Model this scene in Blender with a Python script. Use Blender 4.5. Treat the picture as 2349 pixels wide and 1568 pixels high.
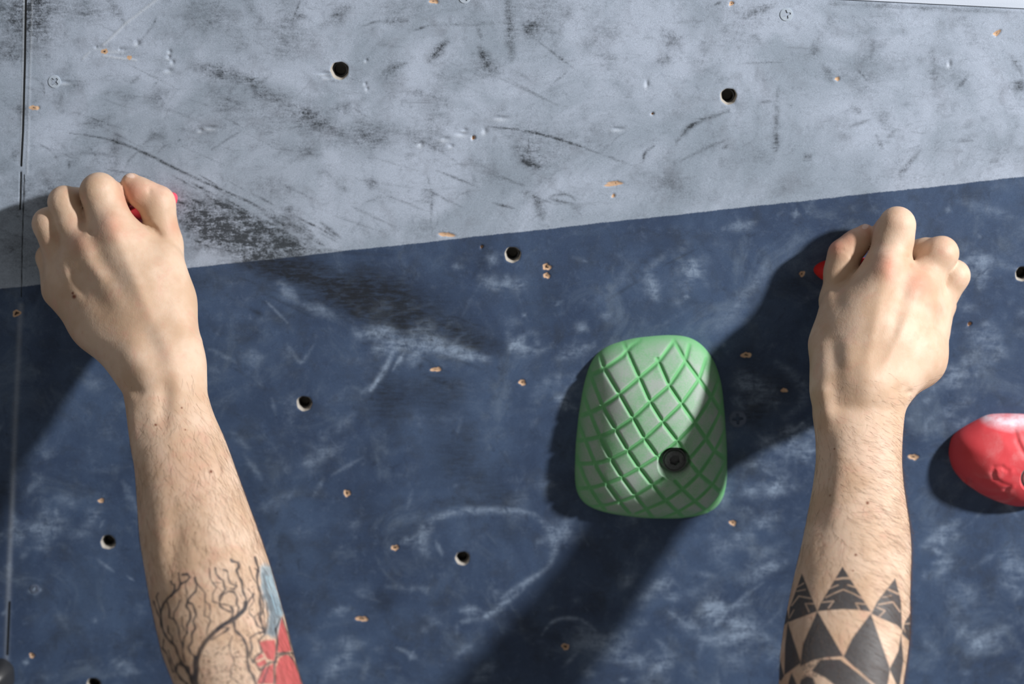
import bpy, math, random
import numpy as np
random.seed(7); RNG = np.random.default_rng(11)
C = bpy.context.scene
for o in list(bpy.data.objects): bpy.data.objects.remove(o)

# ------------------------------------------------------------------ camera, world, lights, exposure
D = 1.6                      # camera distance from the wall centre (m)
S = 3600.0                   # pixels per metre at the wall centre
TILT = math.radians(12)      # the wall overhangs by this much
ct, st = math.cos(TILT), math.sin(TILT)
cam = bpy.data.objects.new('camera', bpy.data.cameras.new('camera')); C.collection.objects.link(cam)
cam.location = (0, -D, 0); cam.rotation_euler = (math.pi/2, 0, 0)
cam.data.sensor_width = 36; cam.data.lens = 36*S*D/2349
cam.data.dof.use_dof = True; cam.data.dof.focus_distance = 1.54; cam.data.dof.aperture_fstop = 3.2
C.camera = cam
W = bpy.data.worlds.new('gym_air'); C.world = W; W.use_nodes = True
W.node_tree.nodes['Background'].inputs[0].default_value = (1.0, 0.97, 0.93, 1)
W.node_tree.nodes['Background'].inputs[1].default_value = 0.21
KEY = (1.58, 0.84, 1.0)      # direction to the lamp in wall axes: right, up, out
kn = math.sqrt(sum(k*k for k in KEY)); k_ = [k/kn*3.2 for k in KEY]
ld = bpy.data.lights.new('gym_lamp', 'AREA'); ld.shape = 'DISK'; ld.size = 0.20; ld.energy = 160; ld.color = (1.0, 0.975, 0.955)
lamp = bpy.data.objects.new('gym_lamp', ld); C.collection.objects.link(lamp)
lamp.location = (k_[0], -k_[1]*st - k_[2]*ct, k_[1]*ct - k_[2]*st)
from mathutils import Vector
lamp.rotation_euler = (-Vector(lamp.location)).to_track_quat('-Z', 'Y').to_euler()
C.view_settings.view_transform = 'Standard'; C.view_settings.look = 'None'
C.view_settings.gamma = 1; C.view_settings.exposure = 0.0
try: C.view_settings.use_curve_mapping = False
except Exception: pass

# ------------------------------------------------------------------ mapping helpers
def ray(px, py): return (px-1174.5)/(S*D), (784-py)/(S*D)          # direction slopes x/y, z/y
def wall_y(px, py):                                                 # depth where the ray meets the wall: y*ct + z*st = 0
    px = np.asarray(px, float); py = np.asarray(py, float)
    kz = (784-py)/(S*D)
    t = D*ct/(ct+kz*st)                                             # y = t-D, z = kz*t
    return t-D
def P(px, py, h):                                                   # h: millimetres in front of the wall
    y = wall_y(px, py)-h/1000.; kx, kz = ray(px, py)
    return np.array([kx*(y+D), float(y), kz*(y+D)])
def R(r, y=0.0): return r/S*(y+D)/D
def UV(px, py):                                                     # wall coordinates (right, up) in metres
    p = P(px, py, 0); return p[0], p[2]/ct
def w2(u, v, n=0.0): return (u, -v*st-n*ct, v*ct-n*st)

# ------------------------------------------------------------------ object helpers
def mesh_np(name, V, F, mat=None, smooth=True):
    me = bpy.data.meshes.new(name); V = np.asarray(V, np.float32)
    F = np.asarray(F, np.int32) if not isinstance(F, list) else F
    if isinstance(F, list): me.from_pydata([tuple(map(float, v)) for v in V], [], F)
    else:
        n, k = F.shape
        me.vertices.add(len(V)); me.vertices.foreach_set('co', V.ravel())
        me.loops.add(n*k); me.loops.foreach_set('vertex_index', F.ravel())
        me.polygons.add(n); me.polygons.foreach_set('loop_start', np.arange(n, dtype=np.int32)*k)
        me.update(calc_edges=True)
    me.polygons.foreach_set('use_smooth', [smooth]*len(me.polygons))
    if mat: me.materials.append(mat)
    me.validate(); return me
def link(name, me, parent=None, loc=None):
    o = bpy.data.objects.new(name, me); C.collection.objects.link(o)
    if parent: o.parent = parent
    if loc is not None: o.location = loc
    return o
def tag(o, label=None, cat=None, group=None, kind=None):
    if label: o['label'] = label
    if cat: o['category'] = cat
    if group: o['group'] = group
    if kind: o['kind'] = kind
    return o
def fattr(me, name, a):
    at = me.attributes.new(name, 'FLOAT', 'POINT'); at.data.foreach_set('value', np.asarray(a, np.float32).ravel())
def cattr(me, name, a):
    at = me.attributes.new(name, 'FLOAT_COLOR', 'POINT'); at.data.foreach_set('color', np.asarray(a, np.float32).ravel())
def lin(r, g, b):
    f = lambda c: (c/255/12.92) if c/255 <= .04045 else ((c/255+.055)/1.055)**2.4
    return (f(r), f(g), f(b), 1)

class NT:                                                           # tiny node-tree writer
    def __init__(s, name):
        s.m = bpy.data.materials.new(name); s.m.use_nodes = True; s.t = s.m.node_tree
        s.b = s.t.nodes['Principled BSDF']; s.b.inputs['Roughness'].default_value = .7
    def put(s, sock, v):
        if isinstance(v, bpy.types.NodeSocket): s.t.links.new(v, sock)
        elif isinstance(v, (tuple, list)) and len(v) == 4 and len(sock.default_value) == 3: sock.default_value = v[:3]
        else: sock.default_value = v
    def n(s, typ, out=0, ins=None, **kw):
        nd = s.t.nodes.new(typ)
        for k, v in kw.items(): setattr(nd, k, v)
        for k, v in (ins or {}).items(): s.put(nd.inputs[k], v)
        return nd.outputs[out]
    def attr(s, name, out=2): return s.n('ShaderNodeAttribute', out, attribute_name=name)
    def math(s, op, a, b=0.0, c=False): return s.n('ShaderNodeMath', 0, {0: a, 1: b}, operation=op, use_clamp=c)
    def step(s, x, lo, hi): return s.n('ShaderNodeMapRange', 0, {0: x, 1: lo, 2: hi, 3: 0.0, 4: 1.0}, interpolation_type='SMOOTHSTEP')
    def rng(s, x, lo, hi, a, b): return s.n('ShaderNodeMapRange', 0, {0: x, 1: lo, 2: hi, 3: a, 4: b})
    def mix(s, f, a, b, mode='MIX'):
        nd = s.t.nodes.new('ShaderNodeMix'); nd.data_type = 'RGBA'; nd.blend_type = mode; nd.clamp_factor = True
        s.put(nd.inputs[0], f); s.put(nd.inputs[6], a); s.put(nd.inputs[7], b); return nd.outputs[2]
    def obj(s): return s.n('ShaderNodeTexCoord', 3)
    def map(s, v, rot=(0, 0, 0), sc=(1, 1, 1), loc=(0, 0, 0)):
        return s.n('ShaderNodeMapping', 0, {'Vector': v, 'Rotation': rot, 'Scale': sc, 'Location': loc})
    def noise(s, v, sc, det=4.0, rough=.55, dist=0.0):
        return s.n('ShaderNodeTexNoise', 0, {'Vector': v, 'Scale': sc, 'Detail': det, 'Roughness': rough, 'Distortion': dist})
    def bump(s, h, strength=.3, dist=.001, prev=None):
        ins = {'Height': h, 'Strength': strength, 'Distance': dist}
        if prev: ins['Normal'] = prev
        return s.n('ShaderNodeBump', 0, ins)

# ------------------------------------------------------------------ wall: painted plywood with bolt holes, chips and scuffs
STEP = .0007
u0, u1 = -0.338, 0.338; v0, v1 = -0.245, 0.232
def axis(a, b):
    core = np.arange(a, b, STEP); g = np.cumsum(STEP*1.45**np.arange(1, 18)); g = g[g < 1.4]
    return np.concatenate([a-g[::-1], core, core[-1]+g])
us, vs = axis(u0, u1), axis(v0, v1); nu, nv = len(us), len(vs)
UU, VV = np.meshgrid(us, vs)                                        # [row v, col u]
idx = np.arange(nu*nv).reshape(nv, nu)
holes = [(779, 162, 20), (1671, 221, 18), (1176, 584, 18), (698, 925, 17.5), (248, 1243, 17), (1061, 1280, 16.5), (215, 1570, 17), (2346, 628, 17)]
keep = np.ones((nv-1, nu-1), bool); wv = [np.stack([UU.ravel(), VV.ravel(), np.zeros(nu*nv)], 1)]; wf = []; nbase = nu*nv
hole_at = []
for hx, hy, hr in holes:
    cu, cv = UV(hx, hy); r = hr/S; hole_at.append((cu, cv, r))
    half = int(math.ceil(r/STEP))+2
    ic = int(np.argmin(abs(us-cu))); jc = int(np.argmin(abs(vs-cv)))
    i0, i1, j0, j1 = ic-half, ic+half, jc-half, jc+half
    keep[j0:j1, i0:i1] = False
    loop = [(j0, i) for i in range(i0, i1)]+[(j, i1) for j in range(j0, j1)]+[(j1, i) for i in range(i1, i0, -1)]+[(j, i0) for j in range(j1, j0, -1)]
    prev = np.array([idx[j, i] for j, i in loop]); n = len(loop)
    out = np.array([(us[i], vs[j]) for j, i in loop])
    ang = np.arctan2(out[:, 1]-cv, out[:, 0]-cu)
    rr = r*(1+.03*np.sin(3*ang+hx)+.02*np.sin(7*ang+hy))
    rim = np.stack([cu+rr*np.cos(ang), cv+rr*np.sin(ang)], 1)
    inn = np.array([cu, cv])+(rim-np.array([cu, cv]))*.90+np.array([.05, .09])*r
    rings = [(out*.5+rim*.5, 0), (rim+(out-rim)*.12, 0), (rim, -.0003), (inn*.5+rim*.5, -.0010), (inn, -.0020), (inn, -.009), (inn, -.018)]
    for pts, dep in rings:
        ids = nbase+np.arange(n); nbase += n
        wv.append(np.column_stack([pts, np.full(n, dep)]))
        wf.append(np.stack([prev, np.roll(prev, -1), np.roll(ids, -1), ids], 1)); prev = ids
    wv.append(np.array([[cu, cv, -.018]])); cid = nbase; nbase += 1
    h2 = n//2*2
    wf.append(np.stack([prev[0:h2:2], np.roll(prev, -1)[0:h2:2], np.roll(prev, -2)[0:h2:2], np.full(h2//2, cid)], 1))
jj, ii = np.nonzero(keep)
wf.insert(0, np.stack([idx[jj, ii], idx[jj, ii+1], idx[jj+1, ii+1], idx[jj+1, ii]], 1))
WV = np.concatenate(wv); WF = np.concatenate(wf)
# "paper" coordinates on the wall, in photo-pixel-sized units, for the drawn marks
def toq(px, py): u, v = UV(px, py); return u*S, v*S
QU, QV = WV[:, 0]*S, WV[:, 1]*S
dark = np.zeros(len(WV)); light = np.zeros(len(WV)); chip = np.full(len(WV), 30.0); grv = np.full(len(WV), 30.0); white = np.zeros(len(WV)); depth = WV[:, 2].copy()
order = None
def near(x0, y0, x1, y1, m):
    return np.nonzero((QU > min(x0, x1)-m) & (QU < max(x0, x1)+m) & (QV > min(y0, y1)-m) & (QV < max(y0, y1)+m))[0]
def segd(ix, a, b):
    a = np.array(a); b = np.array(b); d = b-a; L = max(d@d, 1e-9)
    t = np.clip(((QU[ix]-a[0])*d[0]+(QV[ix]-a[1])*d[1])/L, 0, 1)
    return np.hypot(QU[ix]-a[0]-t*d[0], QV[ix]-a[1]-t*d[1]), t
def spline(pts, k=6):
    if len(pts) < 3: return pts
    p = [pts[0]]+list(pts)+[pts[-1]]; out = []
    for i in range(1, len(p)-2):
        for j in range(k):
            t = j/k; out.append(tuple(.5*(2*p[i][c]+(p[i+1][c]-p[i-1][c])*t+(2*p[i-1][c]-5*p[i][c]+4*p[i+1][c]-p[i+2][c])*t*t+(3*p[i][c]-p[i-1][c]-3*p[i+1][c]+p[i+2][c])*t**3) for c in (0, 1)))
    return out+[pts[-1]]
def stroke(arr, pts, w, s):
    pts = spline(pts)
    q = [toq(*p) for p in pts]; N = len(q)-1; acc = {}
    x = [p[0] for p in q]; y = [p[1] for p in q]
    ix = near(min(x), min(y), max(x), max(y), w*2.6)
    best = np.zeros(len(ix))
    for i in range(N):
        d, t = segd(ix, q[i], q[i+1]); T = (i+t)/N
        ww = w*(.55+.45*np.sin(np.pi*np.clip(T, .02, .98))) if N > 0 else w
        best = np.maximum(best, np.exp(-(d/ww)**2)*(.55+.45*np.sin(np.pi*T)))
    arr[ix] = np.maximum(arr[ix], s*best) if s > 0.9 else arr[ix]+s*best*(1-arr[ix])
def blob(arr, px, py, rx, ry, ang, s):
    cx, cy = toq(px, py); m = max(rx, ry)*2.4; ix = near(cx, cy, cx, cy, m); a = math.radians(ang)
    dx, dy = QU[ix]-cx, QV[ix]-cy; X = dx*math.cos(a)+dy*math.sin(a); Y = -dx*math.sin(a)+dy*math.cos(a)
    g = np.exp(-((X/rx)**2+(Y/ry)**2)); arr[ix] = arr[ix]+s*g*(1-arr[ix])
def pit(px, py, rx, ry, ang=0, d=.8):
    cx, cy = toq(px, py); m = max(rx, ry)*3; ix = near(cx, cy, cx, cy, m); a = math.radians(ang)
    dx, dy = QU[ix]-cx, QV[ix]-cy; X = dx*math.cos(a)+dy*math.sin(a); Y = -dx*math.sin(a)+dy*math.cos(a)
    th = np.arctan2(Y, X); r = np.hypot(X/rx, Y/ry)
    sd = (r-1-.12*np.sin(2*th+px)-.12*np.sin(3*th+py)-.10*np.sin(5*th+px*2))*min(rx, ry)
    chip[ix] = np.minimum(chip[ix], sd); depth[ix] = np.minimum(depth[ix], -d/1000*np.clip(.5-sd/3, 0, 1))
def groove(pts, w, d):
    q = [toq(*p) for p in pts]
    for a, b in zip(q[:-1], q[1:]):
        ix = near(a[0], a[1], b[0], b[1], 12); dd, t = segd(ix, a, b)
        grv[ix] = np.minimum(grv[ix], dd-w/2); depth[ix] = np.minimum(depth[ix], -d/1000*np.exp(-(dd/(w*.9))**2))
def ridge(pts, w, d, wh=.5):
    q = [toq(*p) for p in pts]
    for a, b in zip(q[:-1], q[1:]):
        ix = near(a[0], a[1], b[0], b[1], 12); dd, t = segd(ix, a, b); g = np.exp(-(dd/w)**2)
        depth[ix] = np.maximum(depth[ix], d/1000*g); white[ix] = np.maximum(white[ix], wh*g)
# tan splinters and screw pits
for a in [(78, 247, 11, 5), (240, 118, 7, 6), (297, 132, 5, 5), (995, 3, 9, 5), (1678, 8, 5, 5), (1921, 181, 6, 4), (2287, 76, 9, 5, 25), (1412, 420, 20, 4.5, 0), (1400, 424, 14, 3, 5),
          (1407, 449, 4, 4), (1025, 538, 17, 4.5, -8), (1254, 612, 10, 7), (1254, 632, 8, 6), (1840, 628, 7, 6), (1001, 847, 11, 5, 5), (1198, 877, 9, 6, -20), (1712, 814, 12, 6, 10),
          (1799, 895, 7, 5), (2096, 1048, 13, 6), (38, 718, 9, 8), (232, 1148, 7, 5), (796, 1131, 9, 7, -15), (906, 1256, 8, 7), (831, 1419, 13, 6, -5), (1297, 1483, 8, 8), (1681, 1199, 8, 6),
          (1836, 1553, 9, 9), (73, 1503, 6, 6)]: pit(*a)
holesmall = [(1105, 566, 3, 3), (1497, 261, 2.5, 2.5), (1086, 316, 4, 4), (2224, 743, 4, 4)]
for a in holesmall: pit(*a, d=2.2)
# embossed nicks under the grey paint: paint-coloured pits with a lit lower lip painted white
nick = [(315, 98, 6, 6), (389, 118, 4, 4), (387, 130, 4, 4), (396, 142, 4, 4), (387, 161, 8, 4), (265, 114, 26, 4), (232, 108, 16, 3), (1060, 307, 12, 4), (1020, 318, 10, 4), (965, 330, 6, 6), (1112, 300, 6, 7),
        (1150, 270, 14, 4), (1066, 298, 6, 3), (483, 292, 12, 3), (460, 298, 6, 3), (1417, 295, 12, 3), (1484, 192, 4, 8), (745, 168, 12, 3), (750, 176, 10, 3), (150, 188, 12, 3), (1035, 334, 5, 3), (840, 138, 3, 3), (838, 192, 3, 3), (842, 203, 3, 3), (2178, 146, 4, 7)]
for px, py, rx, ry in nick:
    cx, cy = toq(px, py); ix = near(cx, cy, cx, cy, 40); r = np.hypot((QU[ix]-cx)/rx, (QV[ix]-cy)/ry)
    depth[ix] = np.minimum(depth[ix], -.0009*np.exp(-r**2)); white[ix] = np.maximum(white[ix], .45*np.exp(-((QU[ix]-cx+2)/rx)**2-((QV[ix]-cy+5)/ry)**2))
# panel seam at the left and the stepped strip beside it
groove([(60, -30), (57, 150), (53, 300), (49, 380)], 3.2, 1.2); groove([(48, 395), (46, 480)], 2.0, .8)
groove([(56, 400), (51, 560), (49, 680)], 1.0, .5); groove([(22, 1380), (17, 1500)], 4, 1.0)
ridge([(55, -30), (53, 200), (48, 375)], 2.2, .25); ridge([(75, -30), (70, 140), (62, 400)], 1.6, .25, .35)
ridge([(48, 700), (36, 950), (28, 1150), (21, 1300), (14, 1530)], 6, .15, .22)
ridge([(365, -5), (330, 22), (290, 52), (258, 84), (236, 104)], 3, .35, .5); ridge([(205, 120), (190, 134)], 2, .3, .5)
ridge([(237, 128), (270, 133), (312, 138)], 2, .3, .8)
# scuffs and other dark tones on the grey band
for pts, w, s in [
    ([(400, 450), (520, 520), (620, 580)], 42, .55), ([(420, 500), (520, 545), (640, 590)], 34, .75), ([(430, 480), (480, 505)], 26, .5), ([(470, 440), (640, 545), (760, 590)], 22, .3), ([(560, 500), (700, 590)], 20, .55),
    ([(160, 305), (250, 320), (330, 350), (420, 395), (520, 440), (600, 480)], 3, .75), ([(600, 480), (690, 530), (740, 560)], 8, .35),
    ([(1120, 290), (1220, 303), (1300, 325), (1370, 350)], 3, .8), ([(1370, 350), (1450, 380)], 3, .3), ([(600, 220), (700, 260), (790, 310), (900, 330)], 26, .3), ([(440, 150), (560, 180), (640, 230)], 18, .35), ([(480, 160), (520, 175)], 22, .3),
    ([(570, 180), (590, 210)], 8, .3), ([(985, 138), (1025, 95)], 11, .7), ([(1100, 110), (1120, 145)], 12, .6), ([(1090, 150), (1150, 160)], 20, .45), ([(1165, 0), (1175, 140)], 12, .45), ([(1095, 60), (1105, 90)], 6, .4),
    ([(870, 50), (935, 48)], 6, .4), ([(830, 60), (870, 48)], 3, .4), ([(950, 70), (985, 58)], 3, .5), ([(990, 58), (1160, 52)], 5, .25), ([(880, 165), (930, 145)], 9, .4), ([(675, 35), (690, 0)], 3, .5), ([(670, 38), (700, 38)], 7, .4), ([(740, 60), (800, 15)], 14, .35),
    ([(690, 250), (715, 265)], 10, .45), ([(820, 240), (760, 250)], 14, .3), ([(830, 295), (900, 300)], 26, .3), ([(900, 300), (1000, 330)], 20, .25), ([(1180, 340), (1230, 385)], 20, .4), ([(1195, 370), (1240, 383)], 6, .5), ([(1205, 320), (1230, 350)], 24, .3),
    ([(1230, 85), (1215, 60), (1280, 75)], 12, .35), ([(1235, 95), (1320, 160)], 2.5, .5), ([(1270, 190), (1300, 165)], 3, .35), ([(1340, 100), (1420, 60)], 30, .22), ([(1520, 70), (1560, 110)], 18, .35), ([(1500, 145), (1545, 130)], 12, .35), ([(1700, 40), (1780, 10)], 10, .4), ([(1640, 12), (1655, 4)], 3, .6),
    ([(1552, 325), (1590, 285), (1670, 255)], 6, .5), ([(1580, 292), (1592, 284)], 5, .7), ([(1475, 370), (1480, 350), (1500, 335)], 4, .6), ([(1560, 370), (1620, 340), (1680, 315)], 4, .3), ([(1657, 340), (1672, 333)], 4, .5), ([(1700, 145), (1795, 143)], 2, .45),
    ([(1784, 200), (1780, 290), (1782, 345)], 7, .35), ([(1782, 310), (1778, 350)], 9, .35), ([(1880, 130), (1865, 110)], 14, .3), ([(1890, 150), (1910, 190)], 10, .35), ([(1965, 155), (1990, 185)], 3, .35), ([(2220, 175), (2195, 205)], 5, .4), ([(2140, 110), (2142, 220)], 10, .25),
    ([(1955, 245), (1975, 262)], 8, .35), ([(1950, 290), (2000, 272)], 4, .3), ([(2010, 310), (2025, 340)], 5, .45), ([(1845, 365), (1860, 355)], 9, .5), ([(2038, 315), (2052, 300)], 7, .4), ([(2180, 322), (2230, 323)], 5, .35), ([(2320, 130), (2349, 175)], 8, .4), ([(2325, 190), (2349, 205)], 14, .5),
    ([(2110, 345), (2080, 380), (2060, 400)], 6, .35), ([(2290, 355), (2270, 385)], 10, .3), ([(1130, 465), (1180, 478)], 3, .6), ([(1230, 450), (1245, 500)], 12, .55), ([(1200, 440), (1235, 455)], 10, .4), ([(1260, 455), (1320, 470)], 4, .45), ([(1260, 450), (1300, 445), (1320, 460)], 3, .5), ([(1220, 450), (1280, 470)], 2.5, .4),
    ([(840, 415), (870, 425)], 14, .4), ([(780, 430), (800, 435)], 8, .35), ([(650, 478), (670, 490)], 16, .35), ([(600, 500), (660, 540), (700, 560)], 5, .5), ([(735, 510), (780, 545)], 5, .5), ([(980, 400), (990, 450), (988, 510)], 4, .35), ([(1000, 390), (1100, 430)], 2.5, .5), ([(730, 575), (900, 585)], 6, .3),
    ([(200, 325), (230, 380)], 3, .3), ([(160, 375), (180, 365)], 10, .35), ([(180, 290), (260, 270)], 14, .3), ([(270, 300), (260, 380)], 16, .3), ([(330, 230), (390, 210)], 20, .3), ([(195, 190), (160, 200)], 14, .35), ([(300, 190), (320, 175)], 6, .4), ([(60, 0), (110, 5)], 16, .75), ([(0, 20), (60, 40), (90, 80)], 60, .6), ([(65, 0), (72, 90)], 9, .4), ([(0, 100), (40, 130)], 30, .3), ([(140, 20), (260, 30)], 28, .32), ([(420, 20), (540, 30)], 40, .25), ([(620, 60), (700, 90)], 60, .28), ([(880, 20), (960, 25)], 40, .2), ([(1150, 30), (1300, 20)], 50, .2),  # broad corner stroke paints in a top-left vignette; dark patch at seam top
    ([(60, 440), (180, 470)], 60, .22), ([(0, 560), (80, 600)], 60, .25), ([(640, 340), (720, 350)], 18, .22), ([(1150, 300), (1350, 330)], 40, .15), ([(1900, 8), (2349, 30)], 5, .3)]:  # broad dark tones by the left hand; dark line under the top-right panel
    stroke(dark, pts, w, s)
inner = lambda x, y: y < 662-.1094*x
for k in range(620):                                                # loose scuffs scattered by boots and hands
    x, y = RNG.uniform(-40, 2390), RNG.uniform(-60, 640)
    if not inner(x, y+12): continue
    a = RNG.normal(38, 28) if RNG.random() < .75 else RNG.uniform(0, 180); L = RNG.exponential(26)+5
    dx, dy = math.cos(math.radians(a))*L, -math.sin(math.radians(a))*L
    c = RNG.normal(0, .12); stroke(dark, [(x, y), (x+dx*.5-c*dy, y+dy*.5+c*dx), (x+dx, y+dy)], RNG.choice([2, 3, 5, 9, 15]), min(.30, RNG.exponential(.10)+.03)*(1.1-.6*x/2349))
for k in range(130):
    x, y = RNG.uniform(-40, 2390), RNG.uniform(-60, 640)
    if inner(x, y+14): blob(dark, x, y, RNG.uniform(14, 70), RNG.uniform(10, 32), RNG.uniform(0, 180), RNG.uniform(.05, .24)*(1.15-.5*x/2349))
for k in range(120):                                                # the sweep of fine rubber streaks running down to the paint line
    t = RNG.uniform(0, 1); x = 395+t*330+RNG.normal(0, 30); y = 455+t*120+RNG.normal(0, 34); L_ = RNG.uniform(20, 90)
    if x > 380 and inner(x+L_*.87, y+L_*.5): stroke(dark, [(x, y), (x+L_*.87, y+L_*RNG.normal(.48, .05))], RNG.choice([1.6, 2.4, 4]), RNG.uniform(.2, .7))
for k in range(60):
    t = RNG.uniform(0, 1); x = 560+t*480+RNG.normal(0, 40); y = 620+t*170+RNG.normal(0, 34); L_ = RNG.uniform(20, 110)
    if not inner(x, y-6): stroke(dark, [(x, y), (x+L_*.9, y+L_*RNG.normal(.4, .08))], RNG.choice([2.4, 4, 7]), RNG.uniform(.15, .5))
for k in range(60):
    x, y = RNG.uniform(-40, 1300), RNG.uniform(0, 600); L_ = RNG.uniform(40, 160)
    if inner(x+L_, y+L_*.5): stroke(dark, [(x, y), (x+L_*.92, y+L_*RNG.normal(.36, .1))], RNG.choice([1.5, 2, 3]), RNG.uniform(.08, .35))
# the navy field: rubber smears, chalk and a painted screw highlight
for pts, w, s in [
    ([(560, 600), (700, 635), (800, 680)], 34, .8), ([(680, 640), (820, 670), (930, 720)], 46, .92), ([(760, 680), (880, 730), (1000, 780)], 30, .8), ([(830, 610), (900, 660), (1000, 700)], 38, .5), ([(950, 720), (1060, 760), (1150, 800)], 34, .55), ([(900, 660), (980, 760)], 44, .55), ([(980, 780), (1100, 790)], 18, .6), ([(620, 720), (660, 750)], 14, .4),
    ([(650, 600), (760, 615)], 20, .5), ([(1120, 545), (1100, 640)], 20, .3), ([(870, 860), (900, 980)], 60, .45), ([(940, 900), (1040, 880)], 60, .35), ([(1010, 1010), (1080, 1080)], 60, .35), ([(1100, 1120), (1180, 1150)], 30, .3), ([(1000, 1150), (1180, 1160)], 14, .35),
    ([(1690, 860), (1750, 900), (1800, 860)], 60, .45), ([(1690, 960), (1760, 930)], 40, .5), ([(1700, 1050), (1740, 1090)], 40, .3), ([(1500, 560), (1520, 600)], 18, .25), ([(1390, 690), (1470, 640)], 4, .3), ([(1520, 610), (1600, 570)], 3, .45), ([(870, 1360), (890, 1400)], 24, .35), ([(1040, 1455), (1060, 1470)], 14, .35), ([(330, 700), (480, 640)], 40, .3), ([(440, 640), (560, 640)], 30, .2), ([(1260, 620), (1240, 760)], 30, .2), ([(1060, 880), (1000, 960)], 40, .25),
    ([(1120, 1390), (1290, 1470)], 20, .3), ([(2200, 1000), (2140, 1060)], 14, .2), ([(60, 1120), (0, 1160)], 40, .3), ([(340, 1440), (300, 1480)], 30, .25), ([(320, 1020), (290, 1060)], 30, .3), ([(2130, 560), (2230, 620)], 50, .25), ([(1930, 480), (1990, 500)], 40, .2)]:
    stroke(dark, pts, w, s)
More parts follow.
